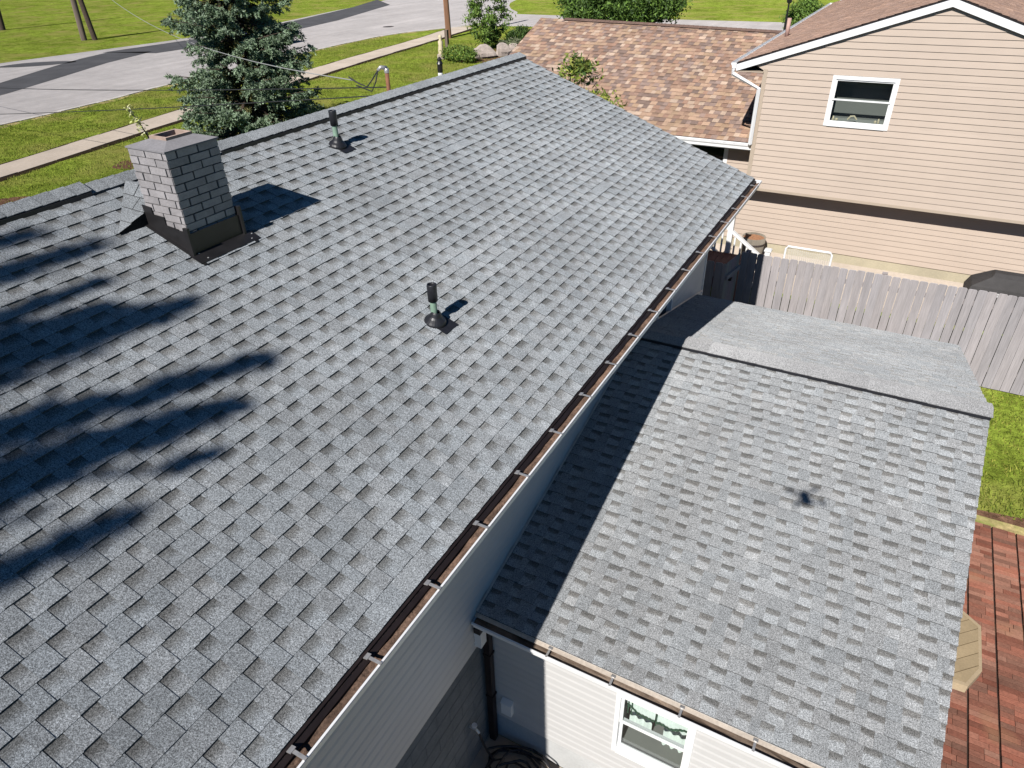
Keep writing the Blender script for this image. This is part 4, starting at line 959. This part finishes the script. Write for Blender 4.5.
# porch landing, steps rail, barrel, goal, grill cover behind the fence
po = thing('porch_landing', 'maroon painted landing in shade behind the short fence', 'porch', (3.2, 2.9, GB)); poo = tuple(po.location)
m = MB()
for i in range(12): m.box((2.2+i*0.13, 2.15, -4.36), (2.2+i*0.13+0.124, 3.4, -4.32))
m.build('deck_boards', 'maroon', po, poo)
m = MB(); m.box((2.2, 2.17, GB), (2.25, 3.38, -4.362)); m.box((3.70, 2.17, GB), (3.75, 3.38, -4.362)); m.box((2.2, 2.12, -4.6), (3.76, 2.148, -4.33)); m.build('frame', 'maroon', po, poo)
rl = thing('stair_railing', 'white stair railing with balusters sloping down behind the fence', 'railing', (3.7, 3.5, GB)); rlo = tuple(rl.location)
ra, rb = Vector((2.95, 3.5, -3.50)), Vector((4.16, 3.5, -4.34))
m = MB(); m.prism([ra+Vector((0, -0.045, 0)), rb+Vector((0, -0.045, 0)), rb+Vector((0, -0.045, -0.07)), ra+Vector((0, -0.045, -0.07))], (0, 0.09, 0))
m.prism([ra+Vector((0, -0.03, -0.72)), rb+Vector((0, -0.03, -0.72)), rb+Vector((0, -0.03, -0.79)), ra+Vector((0, -0.03, -0.79))], (0, 0.06, 0)); m.build('handrail', 'white_plastic', rl, rlo)
for i in range(8):
    t = (i+0.8)/8.6; p = ra.lerp(rb, t); m = MB(); m.box((p.x-0.018, 3.482, p.z-0.75), (p.x+0.018, 3.518, p.z-0.05)); m.build('baluster', 'white_plastic', rl, rlo)
for (x, zt, zb) in ((4.22, -4.16, GB), (3.36, -2.95, -5.0), (2.9, -3.35, -4.6)):
    m = MB(); m.box((x-0.055, 3.445, zb), (x+0.055, 3.555, zt)); m.box((x-0.075, 3.425, zt+0.001), (x+0.075, 3.575, zt+0.03)); m.prism([(x-0.06, 3.44, zt+0.031), (x+0.06, 3.44, zt+0.031), (x+0.06, 3.56, zt+0.031), (x-0.06, 3.56, zt+0.031)], (0, 0, 0.015)); m.build('post', 'white_plastic', rl, rlo)
brl = thing('planter_barrel', 'round wooden barrel planter with brown soil against the beige wall', 'planter', (3.55, 5.55, -5.27)); bo = tuple(brl.location)
m = MB(); m.lathe((3.55, 5.55, -5.27), [(0.0, 0), (0.22, 0), (0.265, 0.2), (0.285, 0.42), (0.28, 0.62), (0.262, 0.62), (0.262, 0.56)], 28); m.build('tub', 'barrel', brl, bo, True)
m = MB()
for h in (0.12, 0.46): m.lathe((3.55, 5.55, -5.27), [(0.25+h*0.08, h-0.025), (0.268+h*0.045, h-0.025), (0.272+h*0.045, h+0.025), (0.25, h+0.025)], 28)
m.build_each('hoop', 'iron', brl, bo)
m = MB(); m.lathe((3.55, 5.55, -5.27), [(0.263, 0.57), (0.15, 0.60), (0, 0.605)], 28); m.build('soil', mat('potting_soil', (0.26, 0.13, 0.07), 0.95, noise=[(20, 0.3, 4)]), brl, bo, True)
gl_ = thing('hockey_goal', 'white framed sports goal with a torn net behind the fence', 'goal', (4.95, 4.6, GB)); glo = tuple(gl_.location)
m = MB(); zt = -4.37
m.tube([(4.46, 4.5, GB), (4.46, 4.5, zt-0.06), (4.50, 4.5, zt), (5.41, 4.5, zt), (5.45, 4.5, zt-0.06), (5.45, 4.5, GB)], 0.025, 10); m.tube([(4.46, 4.5, GB+0.03), (4.5, 5.2, GB+0.03), (5.41, 5.2, GB+0.03), (5.45, 4.5, GB+0.03)], 0.02, 8); m.build('frame', 'white_paint', gl_, glo)
m = MB(); A_, B_, C_, D_ = Vector((4.5, 4.52, zt-0.03)), Vector((5.41, 4.52, zt-0.03)), Vector((5.41, 5.19, GB+0.04)), Vector((4.5, 5.19, GB+0.04))
for i in range(21):
    t = i/20; a, b = A_.lerp(B_, t), D_.lerp(C_, t); m.tube([a, a.lerp(b, 0.33)-Vector((0, 0.05, 0.06*math.sin(t*9)+0.05)), a.lerp(b, 0.66)-Vector((0, 0.04, 0.1)), b], 0.004, 3)
for i in range(25):
    t = i/24; a, b = A_.lerp(D_, t), B_.lerp(C_, t); m.tube([a, a.lerp(b, 0.3)-Vector((0, 0, 0.05)), a.lerp(b, 0.7)-Vector((0, 0, 0.06)), b], 0.004, 3)
m.build('net', 'net', gl_, glo)
gc = thing('grill_cover', 'black fabric cover over a grill with a small white tag, behind the fence', 'grill', (8.9, 4.2, GB)); gco = tuple(gc.location)
m = MB()
secs = [(-4.10, [(8.48, 4.12), (9.35, 4.12), (9.35, 4.30), (8.48, 4.30)]), (-4.16, [(8.44, 4.02), (9.38, 4.02), (9.38, 4.4), (8.44, 4.4)]), (-4.36, [(8.14, 3.92), (9.66, 3.92), (9.66, 4.5), (8.14, 4.5)]), (-4.55, [(8.06, 3.88), (9.74, 3.88), (9.74, 4.54), (8.06, 4.54)]), (-4.9, [(8.10, 3.86), (9.72, 3.86), (9.72, 4.55), (8.10, 4.55)]), (GB+0.05, [(8.06, 3.84), (9.74, 3.84), (9.74, 4.56), (8.06, 4.56)])]
for (za, a), (zb, b) in zip(secs[:-1], secs[1:]):
    for i in range(4):
        j = (i+1) % 4; m.face([(*a[i], za), (*b[i], zb), (*b[j], zb), (*a[j], za)])
m.face([(*p, secs[0][0]) for p in secs[0][1]])
m.build('fabric', 'cover', gc, gco)
m = MB(); m.box((8.56, 3.868, -4.50), (8.76, 3.886, -4.43)); m.build('tag', 'white_plastic', gc, gco)
m = MB()
for k, x in enumerate((8.58, 8.605, 8.63, 8.655, 8.68, 8.71, 8.735)): m.box((x, 3.866, -4.485+0.006*(k % 2)), (x+0.014, 3.869, -4.446))
m.build('tag_print', 'black_metal', gc, gco)

# ------------------------------------------------------------------ vegetation
def leaf_quads(P, size, rng, flat=0.0, aspect=1.6, up=None):
    n = len(P); d = rng.normal(size=(n, 3)); d[:, 2] *= (1-flat); d /= np.linalg.norm(d, axis=1)[:, None]
    e = rng.normal(size=(n, 3)); e -= (e*d).sum(1)[:, None]*d; e /= np.linalg.norm(e, axis=1)[:, None]
    s = (size*rng.uniform(0.6, 1.3, n))[:, None]
    return np.stack([P-d*s*aspect, P+e*s*0.55, P+d*s*aspect, P-e*s*0.55], 1)
def leafcols(n, rng, cols, var=0.3):
    c = np.array(cols)[rng.integers(0, len(cols), n)]; return c*rng.uniform(1-var, 1+var, n)[:, None]
def bushy(name, label, cat, base, height, rad, nclump, per, size, cols, trunk=0.05, low=0.15, group=None, seed=1, clr=0.35, stems=5, squash=1.0):
    rng = np.random.default_rng(seed); base = np.array(base, float)
    root = thing(name, label, cat, tuple(base), group)
    t = MB(); P = []; C = []
    cl = []
    for i in range(nclump):
        a = rng.uniform(0, 2*np.pi); h = rng.uniform(low, 1.0); prof = math.sin(math.pi*min(1, max(0.06, (h-low*0.6)/(1.04-low*0.6))))**0.6
        r = rad*prof*math.sqrt(rng.uniform(0.15, 1)); cl.append(base+np.array([math.cos(a)*r, math.sin(a)*r, h*height]))
    for k in range(stems):
        tgt = cl[rng.integers(len(cl))]; mid = base+(tgt-base)*0.5+np.array([0, 0, 0.12*height]); t.tube([base+rng.normal(0, trunk*0.6, 3)*[1, 1, 0], base+(mid-base)*0.5+[0, 0, 0.05*height], mid, tgt], [trunk, trunk*0.75, trunk*0.5, trunk*0.2], 6)
    for c in cl:
        n = int(per*rng.uniform(0.5, 1.4)); cr = clr*rng.uniform(0.6, 1.2); q = rng.normal(size=(n, 3))*cr*[0.55, 0.55, 0.42]
        P.append(c+q); tone = rng.uniform(0.75, 1.2); C.append(leafcols(n, rng, cols)*tone)
    P = np.concatenate(P); C = np.concatenate(C); P[:, 2] = np.maximum(P[:, 2], base[2]+0.03)
    t.build('trunk', 'bark', root, tuple(base)); quads_object('crown', leaf_quads(P, size, rng), C, 'leaf', root, tuple(base))
    return root
GRN = [(a*1.5, b*1.5, c*1.4) for a, b, c in [(0.075, 0.13, 0.025), (0.095, 0.16, 0.03), (0.06, 0.105, 0.022), (0.12, 0.18, 0.04)]]
DKG = [(0.04, 0.075, 0.018), (0.055, 0.10, 0.022), (0.07, 0.125, 0.028)]
YLG = [(a*1.45, b*1.45, c*1.3) for a, b, c in [(0.17, 0.20, 0.035), (0.13, 0.17, 0.035), (0.23, 0.24, 0.06), (0.10, 0.14, 0.03)]]
bushy('garden_tree', 'small leafy multi stemmed tree beside boulders in the flower bed', 'tree', (-16.9, 27.6, GF), 3.6, 1.3, 95, 75, 0.06, GRN, trunk=0.05, low=0.12, seed=5, clr=0.30, stems=16)
bushy('round_shrub', 'low dark shrub at the foot of the small leafy tree', 'shrub', (-15.2, 28.2, GF), 1.0, 0.85, 40, 110, 0.045, DKG, seed=6, clr=0.3)
bushy('broad_tree', 'broad dark green tree rising behind the brown wing roof ridge', 'tree', (-11.6, 35, GF), 3.5, 3.9, 330, 130, 0.075, DKG+GRN[:2], trunk=0.12, low=0.1, seed=8, clr=0.55, stems=14)
bushy('round_shrub', 'bright green shrub seen behind the left eave of the beige house', 'shrub', (-1.2, 40, -4.6), 2.4, 1.1, 60, 110, 0.06, GRN, seed=9, clr=0.4)
bushy('sapling', 'tall thin sapling with yellow green leaves between the two roofs', 'tree', (-0.35, 3.2, -4.5), 3.95, 0.62, 60, 34, 0.045, YLG+[(0.06, 0.11, 0.03)], trunk=0.03, low=0.55, seed=12, clr=0.2, stems=9)
bushy('sapling', 'spindly sapling with sparse pale leaves right of its taller neighbour, before the brown roof', 'tree', (0.3, 3.4, -4.5), 3.25, 0.4, 30, 24, 0.045, YLG, trunk=0.02, low=0.6, seed=13, clr=0.18, stems=6)
bushy('flower_plant', 'yellow green flowering plant, left of the pair in the front garden bed', 'plant', (-16.5, 23.1, GF), 0.6, 0.75, 30, 90, 0.045, YLG[:2]+GRN, trunk=0.015, seed=14, clr=0.25)
bushy('flower_plant', 'leafy green plant nearest the boulders in the garden bed', 'plant', (-15.5, 22.7, GF), 0.6, 0.75, 30, 90, 0.045, GRN+YLG[:1], trunk=0.015, seed=15, clr=0.25)
bushy('pale_shrub', 'grey green low plant between the boulders and the roof ridge', 'plant', (-14.8, 26.6, GF), 0.6, 0.8, 26, 80, 0.04, [(0.2, 0.22, 0.13), (0.14, 0.17, 0.08)], trunk=0.015, seed=16, clr=0.25)
# flowering stalk behind the chimney
fs = thing('flower_stalk', 'slender pale flower spike standing behind the chimney top', 'plant', (-9.0, -1.30, -4.0)); fso = tuple(fs.location)
m = MB(); m.tube([(-9, -1.3, -4), (-9.03, -1.3, -2.8), (-9.0, -1.29, -1.95), (-9.02, -1.42, -1.55), (-9.0, -1.6, -1.22)], [0.03, 0.025, 0.018, 0.012, 0.006], 6); m.build('stem', 'bark', fs, fso)
rg2 = np.random.default_rng(4); ts = rg2.uniform(0, 1, 130); pts = np.stack([-9+rg2.normal(0, 0.045, 130), -1.27-0.32*ts+rg2.normal(0, 0.05, 130), -2.05+0.85*ts+rg2.normal(0, 0.03, 130)], 1)
quads_object('blossom', leaf_quads(pts, 0.03, rg2), leafcols(130, rg2, [(0.55, 0.55, 0.25), (0.42, 0.46, 0.16), (0.62, 0.6, 0.42)]), 'leaf', fs, fso)

def spruce(base, height, rad, seed=3):
    rng = np.random.default_rng(seed); base = np.array(base, float)
    root = thing('spruce_tree', 'blue green spruce tree on the front lawn beyond the ridge', 'tree', tuple(base)); bo = tuple(base)
    t = MB(); t.tube([base, base+[0.03, 0, height*0.5], base+[0, 0.02, height]], [0.22, 0.13, 0.02], 10); t.build('trunk', 'bark', root, bo)
    lm = MB(); V = []; C = []
    z = 0.25
    while z < height-0.3:
        f = 1-z/height; n = int(6+6*f)
        for k in range(n):
            a = rng.uniform(0, 2*np.pi); L = rad*(0.25+0.75*f**0.8)*rng.uniform(0.50, 1.2)*(0.66+0.28*min(1, z/1.2)); dirv = np.array([math.cos(a), math.sin(a), 0]); side = np.array([-math.sin(a), math.cos(a), 0])
            p0 = base+[0, 0, z+rng.uniform(-0.1, 0.1)]; dr = rng.uniform(0.10, 0.30)
            def lp(s): return p0+dirv*L*s+np.array([0, 0, -dr*L*math.sin(s*2.2)*0.9+0.12*L*s*s])
            lm.tube([lp(0), lp(0.5), lp(0.97)], [0.035*f+0.01, 0.02*f+0.006, 0.004], 4)
            nb = int(8+L*8)
            for b in range(nb):
                s = rng.uniform(0.18, 1.0)**0.8; sd = rng.choice([-1, 1]); bl = (0.2+0.42*(1-abs(s-0.55)))*rng.uniform(0.5, 1.1)*0.8
                q0 = lp(s); bd = dirv*rng.uniform(0.45, 0.9)+side*sd*rng.uniform(0.35, 1.0)+np.array([0, 0, -rng.uniform(0.1, 0.75)]); bd /= np.linalg.norm(bd)
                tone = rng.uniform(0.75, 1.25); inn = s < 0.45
                nn2 = int(18+bl*34); u = rng.uniform(0, 1, nn2)
                c0 = q0+bd*(u*bl)[:, None]+rng.normal(0, 0.018, (nn2, 3)); nd = bd*0.55+rng.normal(0, 0.62, (nn2, 3)); nd /= np.linalg.norm(nd, axis=1)[:, None]
                ln = rng.uniform(0.06, 0.115, nn2)[:, None]; wv = np.cross(nd, rng.normal(size=(nn2, 3))); wv /= np.linalg.norm(wv, axis=1)[:, None]; wv *= rng.uniform(0.016, 0.030, nn2)[:, None]
                V.append(np.stack([c0-wv, c0+wv, c0+nd*ln], 1))
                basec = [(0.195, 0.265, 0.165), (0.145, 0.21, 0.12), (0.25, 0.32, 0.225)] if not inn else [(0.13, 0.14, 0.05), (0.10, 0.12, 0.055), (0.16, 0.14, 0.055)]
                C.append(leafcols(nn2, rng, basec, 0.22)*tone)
        z += rng.uniform(0.13, 0.22)
    lm.build('limbs', 'bark', root, bo); quads_object('needles', np.concatenate(V), np.concatenate(C), 'needle', root, bo, k=3)
spruce((-13.15, 5.55, GF), 8.4, 2.6)

# tree behind the viewer: its top shades the roof
def shade_tree():
    rng = np.random.default_rng(17); base = np.array([1.35, -18.7, GF-0.3])
    root = thing('shade_tree', 'leafy tree near the gable end, out of the picture', 'tree', tuple(base)); bo = tuple(base)
    d = np.array(SUN_D); V = []; C = []; t = MB()
    t.tube([base, base+[0.05, 0, 5], base+[0, 0.1, 10.0]], [0.24, 0.16, 0.05], 10)
    F = [((0.36, -8.8), (0.22, -10.2), 0.075, 0.15), ((0.70, -8.58), (0.56, -10.2), 0.07, 0.17), ((1.07, -8.80), (0.95, -10.4), 0.035, 0.10), ((1.62, -8.50), (1.22, -10.4), 0.06, 0.33), ((1.35, -8.95), (1.0, -10.5), 0.07, 0.2),
         ((2.38, -8.55), (1.75, -10.6), 0.07, 0.16), ((2.57, -9.02), (2.02, -10.8), 0.08, 0.26), ((2.77, -9.40), (2.66, -9.75), 0.05, 0.06), ((2.78, -10.05), (2.5, -11.3), 0.07, 0.14), ((2.0, -9.7), (1.6, -11), 0.1, 0.22), ((1.45, -9.2), (1.15, -10.6), 0.1, 0.34), ((2.3, -9.6), (2.1, -10.9), 0.08, 0.22)]
    for (x1, y1), (x0, y0), r1, r0_ in F:
        r1, r0_ = r1*0.75, r0_*0.82
        tt = rng.uniform(10.6, 11.6)
        S1 = np.array([x1, y1, -S*x1])-d*tt; S0 = np.array([x0, y0, -S*x0])-d*tt
        hub = base+[0, 0.05, float(S0[2]-base[2])-0.7]; t.tube([hub, hub*0.4+S0*0.6, S0, S1], [0.05, 0.035, 0.02, 0.006], 6)
        n = int(250*np.linalg.norm(S1-S0)*(0.6+r0_*5)); s = rng.uniform(0, 1, n)**0.85
        rr = (r0_+(r1-r0_)*s)[:, None]; P = S0+(S1-S0)*s[:, None]+rng.normal(size=(n, 3))*rr*[0.62, 0.8, 0.5]
        V.append(leaf_quads(P, 0.042, rng, aspect=1.9)); C.append(leafcols(n, rng, DKG))
    n = 26000; h = rng.uniform(0.28, 0.94, n); a = rng.uniform(0, 2*np.pi, n); r = 1.55*np.sqrt(rng.uniform(0, 1, n))*np.sin(np.pi*np.clip((h-0.2)/0.82, 0.05, 1))**0.5
    P = base+np.stack([np.cos(a)*r*0.85, np.sin(a)*r-0.2, h*10.0], 1); P = P[(np.sin(P[:, 0]*5+P[:, 2]*3)*np.sin(P[:, 1]*4+P[:, 2]*2) > -0.35)]
    V.append(leaf_quads(P, 0.07, rng)); C.append(leafcols(len(P), rng, DKG))
    t.build('trunk', 'bark', root, bo); quads_object('crown', np.concatenate(V), np.concatenate(C), 'leaf', root, bo)
shade_tree()

# ------------------------------------------------------------------ front garden and street furniture
def pole(base, top, r0_, r1, m, label):
    mb = MB(); b, t = Vector(base), Vector(top); mb.tube([b-Vector((0, 0, 0.3)), b, b.lerp(t, 0.5), t], [r0_, r0_, (r0_+r1)/2, r1], 12)
    return tag(mb.build('utility_pole', m, None, tuple(base), True), label, 'pole', 'utility poles')
pole((-47.0, 21.7, GF), (-46.5, 21.9, 5), 0.20, 0.14, 'wood_pole', 'pale grey wooden pole, left of the leaning pair on the far verge')
pole((-46.35, 22.1, GF), (-47.0, 22.0, 4.6), 0.18, 0.14, 'bark', 'dark wooden pole, right of the leaning pair on the far verge')
pole((-60.9, 23.8, GF), (-60.2, 24.3, 4), 0.22, 0.16, 'bark', 'distant dark pole at the left edge of the far lawn')
up_ = pole((-22.0, 31.0, GF), (-22.2, 31.0, 5.2), 0.19, 0.13, 'red_pole', 'reddish brown utility pole beside the sidewalk and street')
mb = MB(); mb.box((-0.09, -0.09, 0), (0.09, 0.09, 0.95)); mb.prism([(-0.1, -0.1, 0.951), (0.1, -0.1, 0.951), (0.1, 0.1, 0.951), (-0.1, 0.1, 0.951)], (0, 0, 0.03))
o = mb.build('wooden_post', 'wood_pole', None, (0, 0, 0)); o.location = (-19.5, 27.0, GF); tag(o, 'short weathered grey post standing in front of the reddish pole', 'post')
mb = MB(); mb.tube([(0, 0, 0), (0.02, 0, 0.8), (-0.02, 0.02, 1.45)], [0.09, 0.085, 0.075], 8); o = mb.build('wooden_post', 'bark', None, (0, 0, 0)); o.location = (-18.2, 29.3, GF); tag(o, 'dark post left of the small leafy tree', 'post')
cs_ = thing('garden_statue', 'small cream garden figure on a pale base on the lawn', 'statue', (-17.4, 23.2, GF)); co = tuple(cs_.location)
m = MB(); m.lathe(co, [(0.22, 0), (0.22, 0.22), (0.17, 0.26), (0, 0.26)], 10); m.build('base', 'concrete', cs_, co)
m = MB(); m.lathe((co[0], co[1], co[2]+0.26), [(0.14, 0), (0.16, 0.2), (0.12, 0.42), (0.14, 0.6), (0.07, 0.7), (0.10, 0.8), (0.09, 0.9), (0, 0.95)], 14); m.build('figure', 'cream', cs_, co, True)
ln = thing('garden_lantern', 'black garden lantern on a short post with a white foot near the ridge', 'lantern', (-14.4, 18.6, GF)); lo = tuple(ln.location)
m = MB(); m.lathe(lo, [(0.12, 0), (0.12, 0.12), (0.08, 0.16), (0, 0.16)], 12); m.build('foot', 'white_paint', ln, lo)
m = MB(); m.lathe((lo[0], lo[1], lo[2]+0.16), [(0.11, 0), (0.13, 0.05), (0.13, 0.36), (0.16, 0.38), (0.12, 0.46), (0.10, 0.52), (0.12, 0.58), (0.04, 0.68), (0, 0.7)], 12); m.build('lamp_body', 'black_metal', ln, lo)
def rock(loc, r_, sq, seed, label):
    rg = np.random.default_rng(seed); mb = MB(); n, k = 14, 9
    ph = rg.uniform(0, 6, 6); ring_ = []
    def P(i, j):
        a = 2*math.pi*i/n; b = -math.pi/2+math.pi*j/k; d = np.array([math.cos(b)*math.cos(a), math.cos(b)*math.sin(a), math.sin(b)])
        q = 1+0.16*math.sin(3*d[0]+ph[0])+0.12*math.sin(4*d[1]+ph[1])+0.1*math.sin(5*d[2]+2*d[0]+ph[2]); return tuple(np.array(loc)+d*r_*q*[1, 0.9, sq])
    for i in range(n):
        for j in range(k): mb.face([P(i, j), P(i+1, j), P(i+1, j+1), P(i, j+1)])
    tag(mb.build('boulder', 'rock', None, loc, True), label, 'boulder', 'boulders in the front garden bed')
rock((-15.3, 24.4, GF+0.2), 0.62, 0.75, 1, 'largest rounded boulder, left of the three in the front bed')
rock((-14.7, 25.4, GF+0.18), 0.5, 0.8, 2, 'middle boulder of the three in the front bed')
rock((-14.6, 26.3, GF+0.16), 0.42, 0.8, 3, 'smallest pale boulder, right of the three in the front bed')
sheet('mulch_bed', smooth([(-17.4, 24.6), (-16.6, 27.2), (-16.2, 29.6), (-14, 29), (-13.2, 26.5), (-13.6, 23.8), (-15, 22.6), (-16.8, 23.0), (-17.4, 24.6)], 4)[:-1], GF+0.008, 'mulch')
lp_ = thing('street_lamp', 'thin black lamp post behind the beige house eave', 'lamp post', (-1.95, 38, -4.5)); lpo = tuple(lp_.location)
m = MB(); m.tube([lpo, (lpo[0], lpo[1], -2.2)], [0.09, 0.05], 10); m.lathe(lpo, [(0.16, 0), (0.15, 0.3), (0.07, 0.45)], 12); m.build('post', 'black_metal', lp_, lpo)
m = MB(); m.lathe((lpo[0], lpo[1], -2.2), [(0.05, 0), (0.14, 0.06), (0.18, 0.35), (0.22, 0.38), (0.05, 0.55), (0, 0.6)], 8); m.build('lamp_head', 'black_metal', lp_, lpo)

# dark car on the street behind the spruce
def car(loc, rot):
    root = thing('parked_car', 'dark maroon car on the road, half hidden by the spruce', 'car', loc); root.rotation_euler = (0, 0, rot)
    m = MB(); w = 0.88
    prof = [(-2.15, 0.32), (2.1, 0.32), (2.2, 0.5), (2.15, 0.72), (1.2, 0.92), (0.45, 1.38), (-0.95, 1.42), (-1.75, 1.0), (-2.2, 0.92), (-2.25, 0.55)]
    m.prism([(-w, y, z) for y, z in prof[:5]+prof[7:]], (2*w, 0, 0)); tp = w-0.14
    A = [(-w, 1.2, 0.921), (-w, -1.75, 1.001), (-tp, -0.95, 1.42), (-tp, 0.45, 1.38)]; B = [(-x, y, z) for x, y, z in A]
    m.face([A[2], A[3], B[3], B[2]])
    m.build('body', 'car_paint', root)
    g_ = MB()
    g_.face(A); g_.face(B[::-1]); g_.face([A[0], A[3], B[3], B[0]]); g_.face([A[1], B[1], B[2], A[2]]); g_.build('windows', 'car_glass', root)
    for sx in (-1, 1):
        for y in (-1.35, 1.35):
            t = MB(); t.lathe((sx*0.70, y, 0.32), [(0.18, 0), (0.30, 0), (0.32, 0.03), (0.32, 0.19), (0.29, 0.21), (0.2, 0.215)], 20, (sx, 0, 0)); wh_ = t.build('wheel', 'tyre', root)
            r_ = MB(); r_.lathe((sx*0.70, y, 0.32), [(0.2, 0.20), (0.15, 0.19), (0.05, 0.205), (0, 0.205)], 16, (sx, 0, 0)); r_.build('rim', 'galv', wh_)
        t = MB(); t.box((sx*0.62-0.2, -2.262, 0.68), (sx*0.62+0.2, -2.22, 0.86)); t.build('tail_light', 'red_lens', root)
car((-31.3, 23.7, GF+0.02), R(3))

# the camera drone itself, hovering just above and behind the viewpoint; its shadow falls on the addition
def drone():
    c = Vector(CAM)-SUN_D*0.42+Vector((-0.09, 0, 0.01))
    root = thing('hovering_drone', 'small dark quadcopter hovering over the yard, out of the picture', 'drone', tuple(c)); o = tuple(c)
    yaw = Matrix.Rotation(-YAW, 4, 'Z'); T = Matrix.Translation(c) @ yaw @ Matrix.Scale(0.78, 4)
    m = MB(); m.prism([T @ Vector(p) for p in ((-0.045, -0.10, -0.03), (0.045, -0.10, -0.03), (0.05, 0.06, -0.03), (0.03, 0.11, -0.03), (-0.03, 0.11, -0.03), (-0.05, 0.06, -0.03))], (0, 0, 0.065)); m.build('body', 'drone', root, o)
    for sx in (-1, 1):
        for sy in (-1, 1):
            a = MB(); e = Vector((sx*0.17, sy*0.13, 0.03)); a.tube([T @ Vector((sx*0.04, sy*0.06, 0)), T @ e], [0.016, 0.011], 8); a.lathe(T @ e, [(0.02, -0.01), (0.02, 0.03), (0, 0.03)], 10); ao = a.build('arm', 'drone', root, o)
            p = MB(); an = random.uniform(0, 3.1); dx = Vector((math.cos(an), math.sin(an), 0))*0.115; ey = Vector((-dx.y, dx.x, 0)).normalized()*0.011; q = T @ (e+Vector((0, 0, 0.035)))
            dx = dx*0.62; ey = ey*0.62; p.prism([q-dx-ey, q+dx-ey, q+dx+ey, q-dx+ey], (0, 0, 0.002)); p.build('propeller', 'drone', ao, o)
drone()
